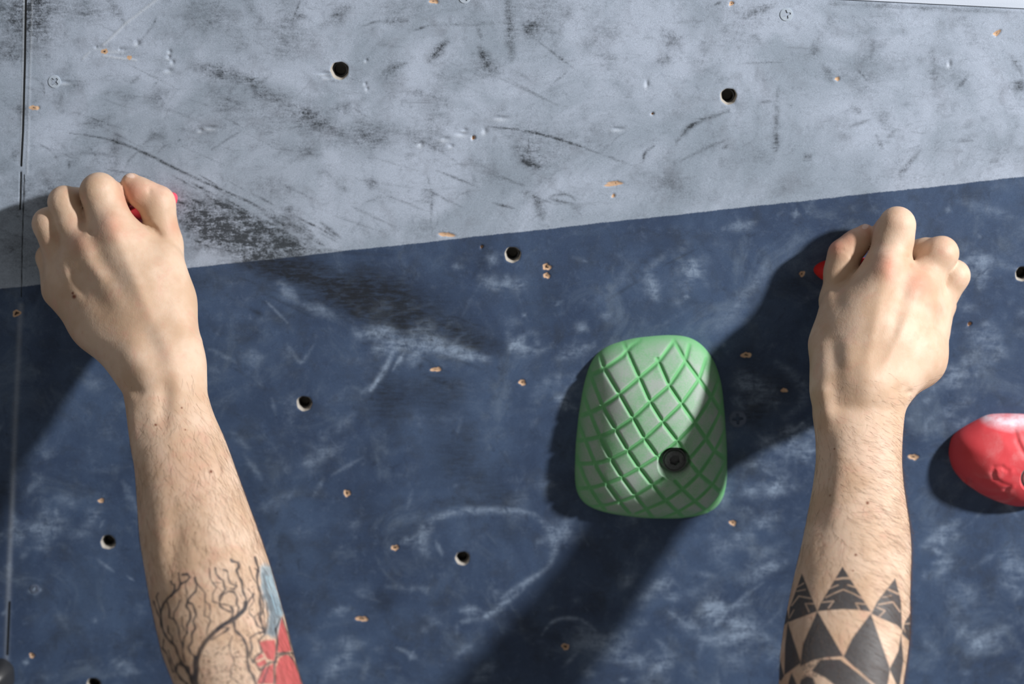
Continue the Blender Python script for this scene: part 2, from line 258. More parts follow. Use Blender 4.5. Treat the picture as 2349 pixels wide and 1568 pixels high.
for pts, w, s in [
    ([(820, 770), (880, 760), (930, 800)], 18, .5), ([(860, 800), (940, 790), (1040, 800), (1120, 825)], 16, .55), ([(990, 790), (1060, 815), (1110, 820)], 9, .6), ([(905, 800), (880, 850), (850, 895)], 7, .7), ([(925, 810), (900, 850)], 4, .55), ([(860, 880), (830, 900)], 10, .3), ([(640, 650), (680, 690)], 14, .45), ([(700, 700), (760, 720)], 12, .4), ([(610, 690), (660, 740)], 3, .4), ([(480, 800), (540, 830)], 6, .3), ([(560, 820), (600, 820)], 20, .3), ([(660, 790), (690, 830), (720, 790)], 5, .25),
    ([(960, 1240), (975, 1200), (1040, 1175), (1110, 1170), (1180, 1170), (1225, 1180)], 9, .5), ([(1225, 1180), (1262, 1215), (1272, 1260), (1258, 1300)], 10, .45), ([(1258, 1300), (1200, 1340), (1150, 1370)], 8, .5), ([(1200, 1350), (1120, 1410), (1060, 1425)], 9, .55), ([(990, 1210), (965, 1240), (980, 1270)], 14, .5), ([(1000, 1240), (1015, 1275)], 6, .4), ([(920, 1245), (950, 1230)], 9, .45), ([(1060, 1400), (1100, 1400)], 14, .5), ([(1120, 1410), (1110, 1415)], 8, .6), ([(940, 1500), (950, 1505)], 12, .7), ([(910, 1485), (940, 1497)], 5, .4),
    ([(1243, 1455), (1265, 1428), (1300, 1417), (1340, 1425), (1365, 1445)], 5, .55), ([(770, 1480), (830, 1475)], 20, .35), ([(740, 1560), (800, 1500)], 16, .3), ([(760, 1410), (800, 1395)], 12, .35), ([(1050, 1500), (1080, 1480)], 12, .4), ([(1330, 1440), (1390, 1500)], 26, .45), ([(1090, 1560), (1130, 1520)], 18, .35), ([(890, 1345), (980, 1350)], 8, .25), ([(970, 1345), (980, 1360)], 8, .35),
    ([(1590, 600), (1588, 640)], 20, .5), ([(1485, 625), (1500, 680)], 18, .4), ([(1495, 640), (1510, 690)], 12, .4), ([(1570, 680), (1580, 682)], 5, .6), ([(1660, 525), (1730, 510)], 12, .4), ([(1820, 490), (1830, 492)], 10, .4), ([(1120, 590), (1140, 600)], 14, .4), ([(1120, 650), (1150, 660)], 14, .35), ([(1170, 780), (1200, 810)], 16, .55), ([(1325, 745), (1345, 755)], 14, .4), ([(1200, 720), (1205, 725)], 6, .5), ([(1380, 720), (1400, 725)], 10, .3), ([(1275, 700), (1290, 690)], 4, .3), ([(1040, 610), (1050, 615)], 8, .3),
    ([(1280, 820), (1360, 790)], 16, .35), ([(1270, 900), (1320, 940)], 12, .35), ([(1280, 910), (1300, 940)], 6, .5), ([(1690, 700), (1740, 640), (1760, 600)], 14, .3), ([(1640, 760), (1700, 700)], 16, .25), ([(1660, 790), (1662, 792)], 6, .5), ([(1700, 860), (1720, 900)], 22, .35), ([(1780, 830), (1830, 870), (1840, 920), (1800, 960)], 12, .3),
    ([(1780, 1020), (1850, 1040)], 26, .35), ([(1810, 1000), (1830, 1020)], 14, .6), ([(1845, 1040), (1850, 1060)], 10, .45), ([(1770, 1110), (1800, 1130)], 16, .4), ([(1780, 1110), (1790, 1115)], 8, .5), ([(1640, 1230), (1660, 1290)], 24, .3), ([(1560, 1420), (1600, 1440)], 18, .45), ([(1620, 1380), (1660, 1400)], 24, .45), ([(1740, 1310), (1800, 1290)], 14, .5), ([(1700, 1330), (1770, 1300)], 20, .3), ([(1540, 1500), (1500, 1540)], 20, .4), ([(1470, 1390), (1520, 1330)], 20, .3), ([(1740, 1200), (1790, 1180)], 22, .25), ([(1630, 1470), (1690, 1460)], 22, .3),
    ([(2160, 690), (2210, 640)], 22, .4), ([(2240, 590), (2250, 650)], 24, .45), ([(2250, 590), (2340, 620)], 10, .25), ([(2170, 870), (2210, 860)], 20, .45), ([(2220, 760), (2300, 800)], 20, .3), ([(2160, 940), (2200, 935)], 10, .4), ([(2080, 900), (2180, 880)], 14, .25), ([(2150, 1240), (2170, 1235)], 12, .65), ([(2185, 1230), (2200, 1225)], 10, .5), ([(2140, 1290), (2190, 1285)], 8, .4), ([(2200, 1340), (2240, 1380)], 20, .3), ([(2250, 1480), (2300, 1440)], 22, .3), ([(2120, 1470), (2150, 1500)], 14, .3), ([(2300, 1300), (2340, 1320)], 20, .3), ([(2170, 480), (2180, 482)], 8, .4), ([(2080, 960), (2100, 970)], 8, .25), ([(2330, 500), (2200, 460)], 14, .2),
    ([(80, 1210), (150, 1200)], 26, .35), ([(90, 1230), (60, 1200)], 14, .3), ([(30, 1240), (50, 1230)], 16, .4), ([(22, 1290), (20, 1320)], 8, .5), ([(70, 1354), (92, 1352)], 9, .8), ([(55, 1518), (66, 1520)], 8, .7), ([(130, 1140), (170, 1160)], 16, .3), ([(30, 1170), (40, 1230)], 10, .3), ([(220, 1280), (260, 1310)], 4, .35), ([(230, 1210), (240, 1190)], 4, .3), ([(265, 1520), (310, 1540)], 18, .4), ([(215, 1420), (222, 1422)], 8, .3), ([(290, 1320), (308, 1332)], 1.5, .5), ([(700, 1060), (790, 1020)], 14, .3), ([(760, 1090), (830, 1050)], 5, .3), ([(740, 1100), (720, 1140)], 8, .2), ([(560, 1040), (600, 1100)], 8, .25), ([(530, 990), (570, 1030)], 10, .25), ([(810, 950), (770, 990)], 12, .25)]:  # short bright stroke at the low left screw paints its highlight; rest is chalk
    stroke(light, pts, w, s)
for k in range(420):
    x, y = RNG.uniform(-40, 2390), RNG.uniform(420, 1620)
    if inner(x, y-16): continue
    a = RNG.normal(30, 40); L = RNG.exponential(34)+8; z = .55+.6*(x > 1200)*(y > 1000)+.25*(y > 1000)
    stroke(light, [(x, y), (x+math.cos(math.radians(a))*L, y-math.sin(math.radians(a))*L)], RNG.choice([5, 9, 16, 26]), min(.34, RNG.exponential(.10)+.03)*z)
for cx_, cy_, r_, s_ in [(1640, 1420, 60, .40), (1560, 1340, 50, .25), (1830, 1010, 40, .4), (1780, 1110, 50, .3), (1720, 1240, 60, .22), (1480, 1500, 60, .28), (2240, 1470, 60, .3), (2170, 850, 40, .3), (2230, 620, 50, .32), (2280, 770, 60, .22), (2160, 950, 40, .25), (1000, 800, 70, .28),
                         (880, 790, 50, .3), (1180, 790, 40, .3), (1310, 900, 50, .2), (1520, 640, 60, .2), (120, 1200, 60, .25), (60, 1240, 40, .25), (800, 1500, 60, .22), (1360, 1470, 50, .3), (1700, 1500, 70, .2), (2320, 1300, 60, .22), (1730, 900, 50, .25), (700, 1050, 60, .15), (2140, 1280, 50, .25), (1150, 650, 40, .22)]:
    for k in range(9): blob(light, cx_+RNG.normal(0, r_*.8), cy_+RNG.normal(0, r_*.5), RNG.uniform(.15, .6)*r_, RNG.uniform(.1, .35)*r_, RNG.normal(30, 30), s_*RNG.uniform(.5, 1.4))
for k in range(150):
    x, y = RNG.uniform(-40, 2390), RNG.uniform(420, 1620)
    if not inner(x, y-20): blob(dark, x, y, RNG.uniform(15, 80), RNG.uniform(10, 36), RNG.uniform(0, 180), RNG.uniform(.06, .26))
(b0x, b0y), (b1x, b1y) = toq(0, 662), toq(2349, 405)
bn = np.array([-(b1y-b0y), b1x-b0x]); bn = bn/np.linalg.norm(bn)
border = (QU-b0x)*bn[0]+(QV-b0y)*bn[1]+.5*np.sin(QU/47.)+.3*np.sin(QU/11.3)
X3 = np.column_stack([WV[:, 0], -WV[:, 1]*st-depth*ct, WV[:, 1]*ct-depth*st])

m = NT('painted_plywood'); co = m.obj()
flat = m.map(co, rot=(TILT*0, 0, 0), sc=(1, .2, 1))
n_big = m.noise(flat, 14, 6, .62, .6); n_mid = m.noise(flat, 55, 6, .65, .3); n_fine = m.noise(flat, 900, 3, .7); n_grain = m.noise(flat, 2200, 2, .6); n_s = m.noise(flat, 210, 6, .72, .5); n_t = m.noise(m.map(co, loc=(3, 1, 7)), 120, 7, .74, .8)
strk = m.noise(m.map(co, rot=(0, math.radians(-31), 0), sc=(110, 20, 540)), 1.0, 6, .68, .4)
strk2 = m.noise(m.map(co, rot=(0, math.radians(38), 0), sc=(50, 20, 260)), 1.0, 6, .68, .8)
dk, lt, ch, gv, wh = (m.attr(k) for k in ('dark', 'light', 'chip', 'groove', 'white'))
bd = m.math('ADD', m.attr('border'), m.math('MULTIPLY', m.math('SUBTRACT', n_fine, .5), 5.0)); isgrey = m.step(bd, -1.3, 1.3)
# grey paint
g = m.mix(m.step(n_big, .36, .66), lin(156, 170, 187), lin(188, 201, 221)); g = m.mix(m.math('MULTIPLY', m.step(n_mid, .52, .72), .35), g, lin(122, 128, 140))
g = m.mix(m.math('MULTIPLY', m.step(strk2, .56, .74), .3), g, lin(105, 112, 122))
g = m.mix(m.math('MULTIPLY', m.step(n_s, .54, .70), .30), g, lin(112, 122, 138)); g = m.mix(m.math('MULTIPLY', m.step(n_t, .56, .72), .28), g, lin(108, 114, 126))
dg = m.math('MULTIPLY', dk, m.rng(m.math('ADD', m.math('ADD', m.math('MULTIPLY', strk, .4), m.math('MULTIPLY', n_fine, .3)), m.math('MULTIPLY', n_s, .4)), .44, .66, .10, 1.9))
g = m.mix(m.math('MINIMUM', dg, .93), g, lin(44, 50, 56))
g = m.mix(m.math('MULTIPLY', m.step(n_fine, .60, .72), m.math('ADD', m.math('MULTIPLY', dk, 1.0), .22)), g, lin(70, 78, 88))
# navy paint
b = m.mix(m.step(n_big, .34, .68), lin(54, 72, 102), lin(73, 94, 126)); b = m.mix(m.math('MULTIPLY', m.step(n_mid, .48, .72), .5), b, lin(54, 64, 80))
b = m.mix(m.math('MULTIPLY', m.step(n_s, .52, .72), .42), b, lin(92, 110, 138)); b = m.mix(m.math('MULTIPLY', m.step(n_t, .55, .72), .5), b, lin(40, 50, 68)); cl = m.noise(flat, 24, 7, .7, 1.0); b = m.mix(m.math('MULTIPLY', m.step(cl, .50, .76), .50), b, lin(118, 136, 158))
lg = m.math('MULTIPLY', lt, m.rng(m.math('ADD', m.math('MULTIPLY', strk2, .45), m.math('MULTIPLY', n_s, .6)), .42, .66, .15, 1.7))
dn = m.math('MULTIPLY', dk, m.rng(m.math('ADD', m.math('MULTIPLY', strk, .75), m.math('MULTIPLY', n_s, .35)), .40, .68, .45, 1.4))
b = m.mix(m.math('MINIMUM', dn, .9), b, lin(26, 30, 36)); b = m.mix(m.math('MINIMUM', lg, .85), b, lin(150, 170, 196))
col = m.mix(isgrey, b, g); col = m.mix(wh, col, lin(206, 216, 228))
col = m.mix(m.rng(n_grain, .25, .75, 0.0, .40), col, (0, 0, 0, 1))
col = m.mix(m.step(gv, 1.4, .2), col, lin(14, 17, 20))
wood = m.mix(m.noise(m.map(co, sc=(300, 50, 1600)), 1.0, 3), lin(160, 122, 92), lin(224, 194, 164))
col = m.mix(m.step(ch, 1.0, -.6), col, wood); col = m.mix(m.step(ch, -2.8, -5.0), col, lin(52, 38, 28))
col = m.mix(m.step(m.attr('bore'), .3, .7), col, m.mix(m.noise(m.map(co, sc=(1, 900, 1)), 3.0, 2), lin(140, 132, 120), lin(186, 184, 180)))
m.put(m.b.inputs['Base Color'], col); m.put(m.b.inputs['Roughness'], m.rng(n_mid, .3, .7, .55, .75)); m.b.inputs['Specular IOR Level'].default_value = .3
nb = m.bump(m.noise(flat, 1500, 2), .30, .00018); nb = m.bump(n_mid, .25, .0006, nb); m.put(m.b.inputs['Normal'], nb)
PLY = m.m
me = mesh_np('wall_back', X3, WF, PLY)
for k, a in (('dark', dark), ('light', light), ('chip', chip), ('groove', grv), ('white', white), ('border', border), ('bore', (WV[:, 2] < -.0002)*1.0)): fattr(me, k, a)
tag(link('wall_back', me), kind='structure')
# small pits made at hole-like size get real depth and a dark centre in the chip colour; top right facet, its stronger light painted in as paler colour
def slab(name, pts, n0, n1, mat):
    V = [w2(u, v, n0) for u, v in pts]+[w2(u, v, n1) for u, v in pts]; k = len(pts)
    F = [list(range(k))[::-1], [i+k for i in range(k)]]+[[i, (i+1) % k, (i+1) % k+k, i+k] for i in range(k)]
    return mesh_np(name, V, F, mat, False)
m = NT('lit_facet_paint'); co = m.obj(); c = m.mix(m.noise(m.map(co, sc=(8, 8, 160)), 1.5, 5), lin(186, 197, 213), lin(208, 217, 231))  # paler tone stands in for the facet catching more light
m.put(m.b.inputs['Base Color'], c); m.put(m.b.inputs['Normal'], m.bump(m.noise(co, 1500), .3, .0002)); PALE = m.m
a = UV(1690, -14); bq = UV(2349, 19); e = (a[0]+(bq[0]-a[0])*3, a[1]+(bq[1]-a[1])*3)
V = [w2(a[0], a[1], .0008), w2(e[0], e[1], .0008), w2(e[0], e[1]+.5, .0008), w2(a[0], a[1]+.5, .0008), w2(a[0], a[1], -.02), w2(e[0], e[1], -.02), w2(e[0], e[1]+.5, -.02), w2(a[0], a[1]+.5, -.02)]
me = mesh_np('wall_top', V, [[0, 1, 2, 3], [7, 6, 5, 4], [0, 4, 5, 1], [1, 5, 6, 2], [2, 6, 7, 3], [3, 7, 4, 0]], PALE, False)
tag(link('wall_top', me), kind='structure')

del WV, WF, UU, VV, X3, QU, QV, dark, light, chip, grv, white, border, wv, wf
# ------------------------------------------------------------------ generic polar relief (holds, screws, bolts), built in wall axes then placed
def polar(outline, hfun, nr=60, na=160, power=None):
    """outline(theta)->radius (m); hfun(x, y, r01, th)->height (m). returns V(local: x right, y up, z out), F"""
    th = np.linspace(0, 2*np.pi, na, endpoint=False); rs = np.linspace(0, 1, nr+1)[1:]
    if power: rs = rs**power
    ro = np.array([outline(t) for t in th]); V = [(0, 0, float(hfun(np.array([0.]), np.array([0.]), np.array([0.]), np.array([0.]))[0]))]
    for r in rs:
        x, y = ro*r*np.cos(th), ro*r*np.sin(th); V += list(zip(x, y, hfun(x, y, np.full(na, r), th)))
    F = [[0, 1+i, 1+(i+1) % na] for i in range(na)]
    for k in range(nr-1):
        a = 1+k*na; b = a+na
        F += [[a+i, b+i, b+(i+1) % na, a+(i+1) % na] for i in range(na)]
    return np.array(V), F
def place_wall(V, u, v, n=0.0):
    V = np.asarray(V); return np.column_stack([V[:, 0]+0*u, -(V[:, 1])*st-(V[:, 2]+n)*ct, (V[:, 1])*ct-(V[:, 2]+n)*st]), (u, -v*st, v*ct)
def outline_from(pts):
    q = np.array([UV(*p) for p in pts]); c = (q.max(0)+q.min(0))/2; nx_ = np.roll(q, -1, 0); q = np.concatenate([q+(nx_-q)*t for t in np.linspace(0, 1, 24, endpoint=False)]); d = q-c
    th = np.arctan2(d[:, 1], d[:, 0]); r = np.hypot(d[:, 0], d[:, 1]); o = np.argsort(th); th, r = th[o], r[o]
    T = np.concatenate([th-2*np.pi, th, th+2*np.pi]); RR = np.tile(r, 3)
    fine = np.linspace(-np.pi, np.pi, 361); rr = np.interp(fine, T, RR)
    k = np.exp(-np.linspace(-2, 2, 25)**2); k /= k.sum(); rr = np.convolve(np.concatenate([rr[-13:-1], rr, rr[1:13]]), k, 'valid')
    return c, (lambda t: float(np.interp((t+np.pi) % (2*np.pi)-np.pi, fine, rr)))
def polyd(x, y, pts):
    d = np.full(x.shape, 9.0)
    for a, b in zip(pts[:-1], pts[1:]):
        dx, dy = b[0]-a[0], b[1]-a[1]; L = dx*dx+dy*dy+1e-12; t = np.clip(((x-a[0])*dx+(y-a[1])*dy)/L, 0, 1)
        d = np.minimum(d, np.hypot(x-a[0]-t*dx, y-a[1]-t*dy))
    return d

m = NT('black_oxide_steel'); m.b.inputs['Metallic'].default_value = .6; m.b.inputs['Roughness'].default_value = .38
m.put(m.b.inputs['Base Color'], m.mix(m.noise(m.obj(), 700), lin(52, 54, 56), lin(100, 102, 104))); STEEL = m.m
m = NT('zinc_steel'); m.b.inputs['Metallic'].default_value = .7; m.b.inputs['Roughness'].default_value = .4
m.put(m.b.inputs['Base Color'], m.mix(m.noise(m.obj(), 700), lin(120, 124, 126), lin(168, 172, 172))); ZINC = m.m
def bolt_mesh(r, mat, wash=1.0):
    """hex-socket cap head with a rounded shoulder and a rim"""
    def h(x, y, q, th):
        R_ = q*r; hexr = r*.40/np.cos(((th+.3) % (np.pi/3))-np.pi/6)
        z = np.where(R_ < hexr*.96, -.0035, .0004)
        z = np.where(q > .62, .0004-.0006*((q-.62)/.2), z); z = np.where(q > .80, -.0014, z); z = np.where(q > .86, -.0010, z); z = np.where(q > .97, -.006, z)
        return z
    return polar(lambda t: r, h, 64, 96)

# ---- green hold
gp = [(1373, 805), (1400, 790), (1455, 775), (1530, 768), (1580, 771), (1612, 790), (1640, 830), (1655, 880), (1662, 950), (1667, 1030), (1667, 1100), (1658, 1150), (1625, 1178), (1560, 1188), (1480, 1187), (1400, 1177), (1352, 1163), (1325, 1140), (1319, 1100), (1321, 1020), (1328, 950), (1340, 880), (1355, 830)]
cg, og = outline_from(gp)
cr = lambda L: [tuple(np.array(UV(1230+.3125*x, 730+.3125*y))-cg) for x, y in L]
GA = [cr(l) for l in [[(455, 230), (500, 345), (600, 495), (700, 660), (780, 800), (860, 910), (920, 990)], [(370, 330), (410, 430), (480, 590), (570, 740), (660, 890), (740, 1010), (830, 1130), (930, 1260), (1040, 1390), (1080, 1450)],
      [(630, 150), (740, 370), (820, 540), (910, 680), (1010, 810), (1080, 910)], [(880, 260), (960, 430), (1050, 560), (1140, 690), (1220, 810), (1290, 920), (1380, 1010)], [(1010, 150), (1090, 280), (1180, 400), (1270, 530), (1350, 660), (1400, 730)],
      [(340, 540), (400, 680), (470, 830), (540, 960), (620, 1090), (710, 1220), (800, 1350), (850, 1440)], [(300, 740), (370, 890), (440, 1040), (520, 1160), (600, 1280), (680, 1400)], [(290, 1000), (350, 1130), (430, 1260), (500, 1380)], [(1110, 980), (1170, 1060), (1280, 1170), (1380, 1290)], [(1000, 1110), (1060, 1180), (1150, 1280), (1230, 1370), (1290, 1430)]]]
GB = [cr(l) for l in [[(400, 400), (500, 335), (630, 250), (690, 190), (760, 150)], [(330, 700), (480, 595), (600, 495), (740, 385), (890, 275), (1010, 150)], [(290, 890), (470, 805), (580, 740), (700, 650), (820, 540), (960, 430), (1080, 280), (1120, 180)],
      [(280, 1055), (470, 990), (550, 950), (660, 885), (780, 795), (900, 685), (1040, 560), (1180, 400), (1240, 280)], [(290, 1240), (430, 1180), (610, 1090), (750, 1005), (880, 920), (1010, 820), (1140, 700), (1270, 540), (1340, 430)],
      [(400, 1370), (600, 1290), (700, 1240), (830, 1145), (910, 1090)], [(1110, 940), (1225, 825), (1330, 680), (1370, 600)], [(730, 1400), (800, 1350), (935, 1270), (1060, 1170), (1180, 1060), (1290, 930), (1390, 800)], [(920, 1450), (1030, 1375), (1150, 1280), (1280, 1160), (1390, 1030)], [(1090, 1460), (1260, 1370), (1390, 1220)]]]
bg = np.array(UV(1541, 1037))-cg
GH = .036
def gdist(x, y):
    d = np.full(x.shape, 9.0)
    for L in GA+GB: d = np.minimum(d, polyd(x, y, L))
    return d
def gh(x, y, q, th):
    dome = (1-np.clip(q, 0, 1)**2.5)**.72
    base = GH*dome*(.86+.14*np.clip(y/.05, -1, 1)*-.3+.10*np.clip(x/.05, -1, 1)*.3)
    d = gdist(x, y); g = np.exp(-(d/.00105)**2)*.0015*np.clip((1-q)*12, .25, 1)
    cush = .0005*np.clip(d/.0022, 0, 1)
    rb = np.hypot(x-bg[0], y-bg[1]); cup = np.clip((.0110-rb)/(.0016+.0034*np.clip(-(y-bg[1])/np.maximum(rb, 1e-4), 0, 1)), 0, 1)
    z = base-g+cush*np.clip((1-q)*6, 0, 1)
    return np.maximum(z*(1-cup)+cup*(np.minimum(z, .0205)), 0)
V, F = polar(og, gh, 190, 420, .8)
d = gdist(V[:, 0], V[:, 1]); V2, loc = place_wall(V, cg[0], cg[1])
m = NT('green_polyurethane'); co = m.obj(); gd = m.attr('groove'); sp = m.noise(co, 1100, 4, .7); mid = m.noise(co, 60, 5, .6)
worn = m.math('MULTIPLY', m.step(gd, .0008, .0018), m.rng(m.math('ADD', m.math('MULTIPLY', sp, .4), m.math('MULTIPLY', mid, .6)), .36, .60, .15, 1.1))
m.put(m.b.inputs['Base Color'], m.mix(m.math('MULTIPLY', worn, m.attr('wear')), m.mix(mid, lin(98, 164, 110), lin(120, 186, 130)), lin(160, 172, 166)))
m.b.inputs['Roughness'].default_value = .75; m.b.inputs['Specular IOR Level'].default_value = .25
m.put(m.b.inputs['Normal'], m.bump(sp, .35, .0003)); GREEN = m.m
root = tag(link('climbing_hold', None, None, loc), 'green grid-scored climbing hold on the navy field between the two arms', 'climbing hold')
me = mesh_np('grip_body', V2, F, GREEN); fattr(me, 'groove', d)
fattr(me, 'wear', np.clip((V[:, 2]-.001)/.012, .15, 1)*.95); link('grip_body', me, root)
BV, BF = bolt_mesh(.0078, STEEL)
bv, _ = place_wall(BV+np.array([bg[0]+.0002, bg[1]+.0016, .0262]), 0, 0); tag(link('bolt', mesh_np('bolt', bv, BF, STEEL), root), 'black hex-socket bolt sunk in the green hold')

# ---- red hold at the right edge
rp = [(2175, 1040), (2182, 1000), (2200, 985), (2230, 968), (2265, 950), (2300, 948), (2350, 949), (2400, 960), (2440, 990), (2460, 1040), (2450, 1100), (2420, 1140), (2380, 1158), (2330, 1160), (2290, 1150), (2250, 1132), (2210, 1105), (2185, 1075)]
cr_, orr = outline_from(rp); rel = lambda x, y: np.array(UV(x, y))-cr_
rb_ = rel(2358, 1077); dimp = rel(2213, 1096)
rx = lambda L: [tuple(rel(2090+.1913*x, 920+.1913*y)) for x, y in L]
RC = [rx([(1190, 300), (1200, 380), (1240, 460), (1300, 560)]), rx([(1070, 710), (1000, 670), (920, 680), (900, 740), (930, 820), (1010, 870), (1100, 910), (1070, 960)])]
RT = rx([(890, 215), (1000, 240), (1150, 265), (1280, 240), (1420, 260), (1700, 240)])
def rh(x, y, q, th):
    z = .024*(1-q**2.6)**.62*(1+.12*np.clip((y)/.03, -1, 1))
    for L, a in ((RC[0], .0010), (RC[1], .0008)): z = z-a*np.exp(-(polyd(x, y, L)/.0018)**2)+a*.6*np.exp(-((polyd(x-.0022, y+.001, L))/.0022)**2)
    z = z+.0015*np.exp(-((x-rel(2270, 1060)[0])/.010)**2-((y-rel(2270, 1060)[1])/.012)**2)
    z = z-.0022*np.exp(-(polyd(x, y, RT)/.0035)**2)*np.clip((1-q)*6,0,1)
    z = z-.004*np.exp(-(np.hypot(x-dimp[0], y-dimp[1])/.0022)**2)
    r_ = np.hypot(x-rb_[0], y-rb_[1]); cup = np.clip((.0098-r_)/.002, 0, 1); z = z*(1-cup)+cup*np.minimum(z, .017)
    return np.maximum(z, 0)*(q < .9999)
V, F = polar(orr, rh, 120, 260, .8); V2, loc = place_wall(V, *cr_)
def plastic(name, a, b_, rough=.5, dust=0.0):
    m = NT(name); co = m.obj(); m.put(m.b.inputs['Base Color'], m.mix(m.math('MULTIPLY', m.step(m.noise(co, 40, 6, .65, .5), .45, .75), dust), m.mix(m.noise(co, 45, 5, .6), a, b_), lin(226, 170, 172))); m.b.inputs['Roughness'].default_value = rough
    base_ = m.b.inputs['Base Color'].links[0].from_socket
    m.put(m.b.inputs['Base Color'], m.mix(m.math('MULTIPLY', m.attr('dust'), m.rng(m.noise(co, 160, 5, .7), .3, .6, .35, 1.0)), base_, lin(232, 214, 226)))
    m.put(m.b.inputs['Normal'], m.bump(m.noise(co, 1300, 3), .25, .0002)); m.b.inputs['Specular IOR Level'].default_value = .35; return m.m
RED = plastic('red_polyurethane', lin(206, 52, 62), lin(230, 92, 98), .6, .4)
root = tag(link('climbing_hold', None, None, loc), 'large smooth red climbing hold cut off by the right edge, right of the black-triangle tattoo', 'climbing hold')
me = mesh_np('grip_body', V2, F, RED); fattr(me, 'dust', np.clip(1.15-polyd(V[:, 0], V[:, 1]-.0030, RT)/.0050, 0, 1)); link('grip_body', me, root)
BV2, BF2 = bolt_mesh(.0088, ZINC); bv, _ = place_wall(BV2+np.array([rb_[0], rb_[1], .0200]), 0, 0)
tag(link('bolt', mesh_np('bolt', bv, BF2, ZINC), root), 'grey metal bolt in the red hold')

# ---- small crimps under the hands and the black hold in the corner
def small_hold(pts, H, mat, label, bolt=None, lip=.5, boltmat=None, boltlabel=None, pw=3.0):
    c, o = outline_from(pts)
    def h(x, y, q, th): return H*(1-q**pw)**.6*(1+.12*np.clip(y/.012, -1, 1))+.0008*np.sin(x*260+1)*(1-q)
    V, F = polar(o, h, 60, 160, .8); V2, loc = place_wall(V, *c)
    root = tag(link('climbing_hold', None, None, loc), label, 'climbing hold'); link('grip_body', mesh_np('grip_body', V2, F, mat), root)
    if bolt:
        b_ = np.array(UV(*bolt))-c; V, F = bolt_mesh(.0072, STEEL); q = .4
        hh = float(h(np.array([b_[0]]), np.array([b_[1]]), np.array([min(.9, math.hypot(*b_)/o(math.atan2(b_[1], b_[0])))]), np.array([0.]))[0])
        bv, _ = place_wall(V+np.array([b_[0], b_[1], hh+.0006]), 0, 0); link('bolt', mesh_np('bolt', bv, F, STEEL), root)
PINK = plastic('pink_red_polyurethane', lin(228, 60, 84), lin(244, 92, 112), .5)
ORNG = plastic('bright_red_polyurethane', lin(196, 30, 26), lin(220, 44, 36), .55)
BLK = plastic('black_polyurethane', lin(30, 31, 34), lin(52, 54, 58), .35)
small_hold([(200, 478), (260, 468), (300, 470), (340, 458), (375, 436), (398, 434), (410, 450), (402, 474), (372, 500), (310, 516), (240, 512), (205, 498)], .021, PINK, 'small pinkish red crimp hold gripped by the left hand on the grey band')
small_hold([(1858, 617), (1888, 596), (1940, 594), (2000, 590), (2080, 592), (2120, 606), (2090, 632), (2000, 655), (1930, 655), (1885, 642)], .022, ORNG, 'small deep red crimp hold gripped by the right hand on the navy field')
small_hold([(-70, 1530), (-20, 1508), (14, 1510), (32, 1528), (34, 1560), (20, 1610), (-30, 1640), (-80, 1610)], .020, BLK, 'black hold fragment in the bottom left corner', None, pw=2.0)

# ---- screws painted into the wall
m = NT('screw_paint_grey'); m.put(m.b.inputs['Base Color'], m.mix(m.noise(m.obj(), 300, 4), lin(148, 162, 178), lin(186, 198, 212))); SG = m.m
m = NT('screw_paint_navy'); m.put(m.b.inputs['Base Color'], m.mix(m.noise(m.obj(), 300, 4), lin(60, 72, 94), lin(92, 104, 126))); SN = m.m
def screw(px, py, r, mat, label, rot, arm=.16):
    r = r/S
    def h(x, y, q, th):
        X, Y = x*math.cos(rot)+y*math.sin(rot), -x*math.sin(rot)+y*math.cos(rot); a, b = abs(X)/r, abs(Y)/r
        cross = (np.minimum(a, b) < arm*(1.1-.9*np.maximum(a, b))+.03) & (np.maximum(a, b) < .60)
        z = .00035+.0002*(1-q); z = np.where(q > .88, .0001, z); z = np.where(q > .97, -.0008, z); return np.where(cross, -.0022, z)
    V, F = polar(lambda t: r, h, 70, 168); u, v = UV(px, py); V2, loc = place_wall(V, u, v)
    dk_ = NT('screw_recess'); dk_.put(dk_.b.inputs['Base Color'], dk_.mix(dk_.noise(dk_.obj(), 900), lin(24, 20, 16), lin(62, 52, 36)))
    me = mesh_np('screw', V2, F, mat); me.materials.append(dk_.m)
    z = V[:, 2]; F_ = [1 if min(z[i] for i in f) < -.0015 and math.hypot(V[f[0]][0], V[f[0]][1]) < r*.7 else 0 for f in F]; me.polygons.foreach_set('material_index', F_); me.polygons.foreach_set('use_smooth', [False]*len(F))
    tag(link('screw', me, None, loc), label, 'screw', 'painted screws in the wall')
screw(125, 187, 15.5, SG, 'painted grey cross-head screw near the panel seam at upper left', .78, .2)
screw(1804, 33, 16, SG, 'painted grey cross-head screw with dark star recess near the top right', .25)
screw(1066, -6, 14.5, SG, 'grey painted screw head cut by the top edge of the wall view', .5)
screw(1692, 960, 21, SN, 'dark navy cross-head screw just right of the green hold', .1)
screw(80, 1350, 12, SN, 'small navy screw head low on the left side near the seam', .9)

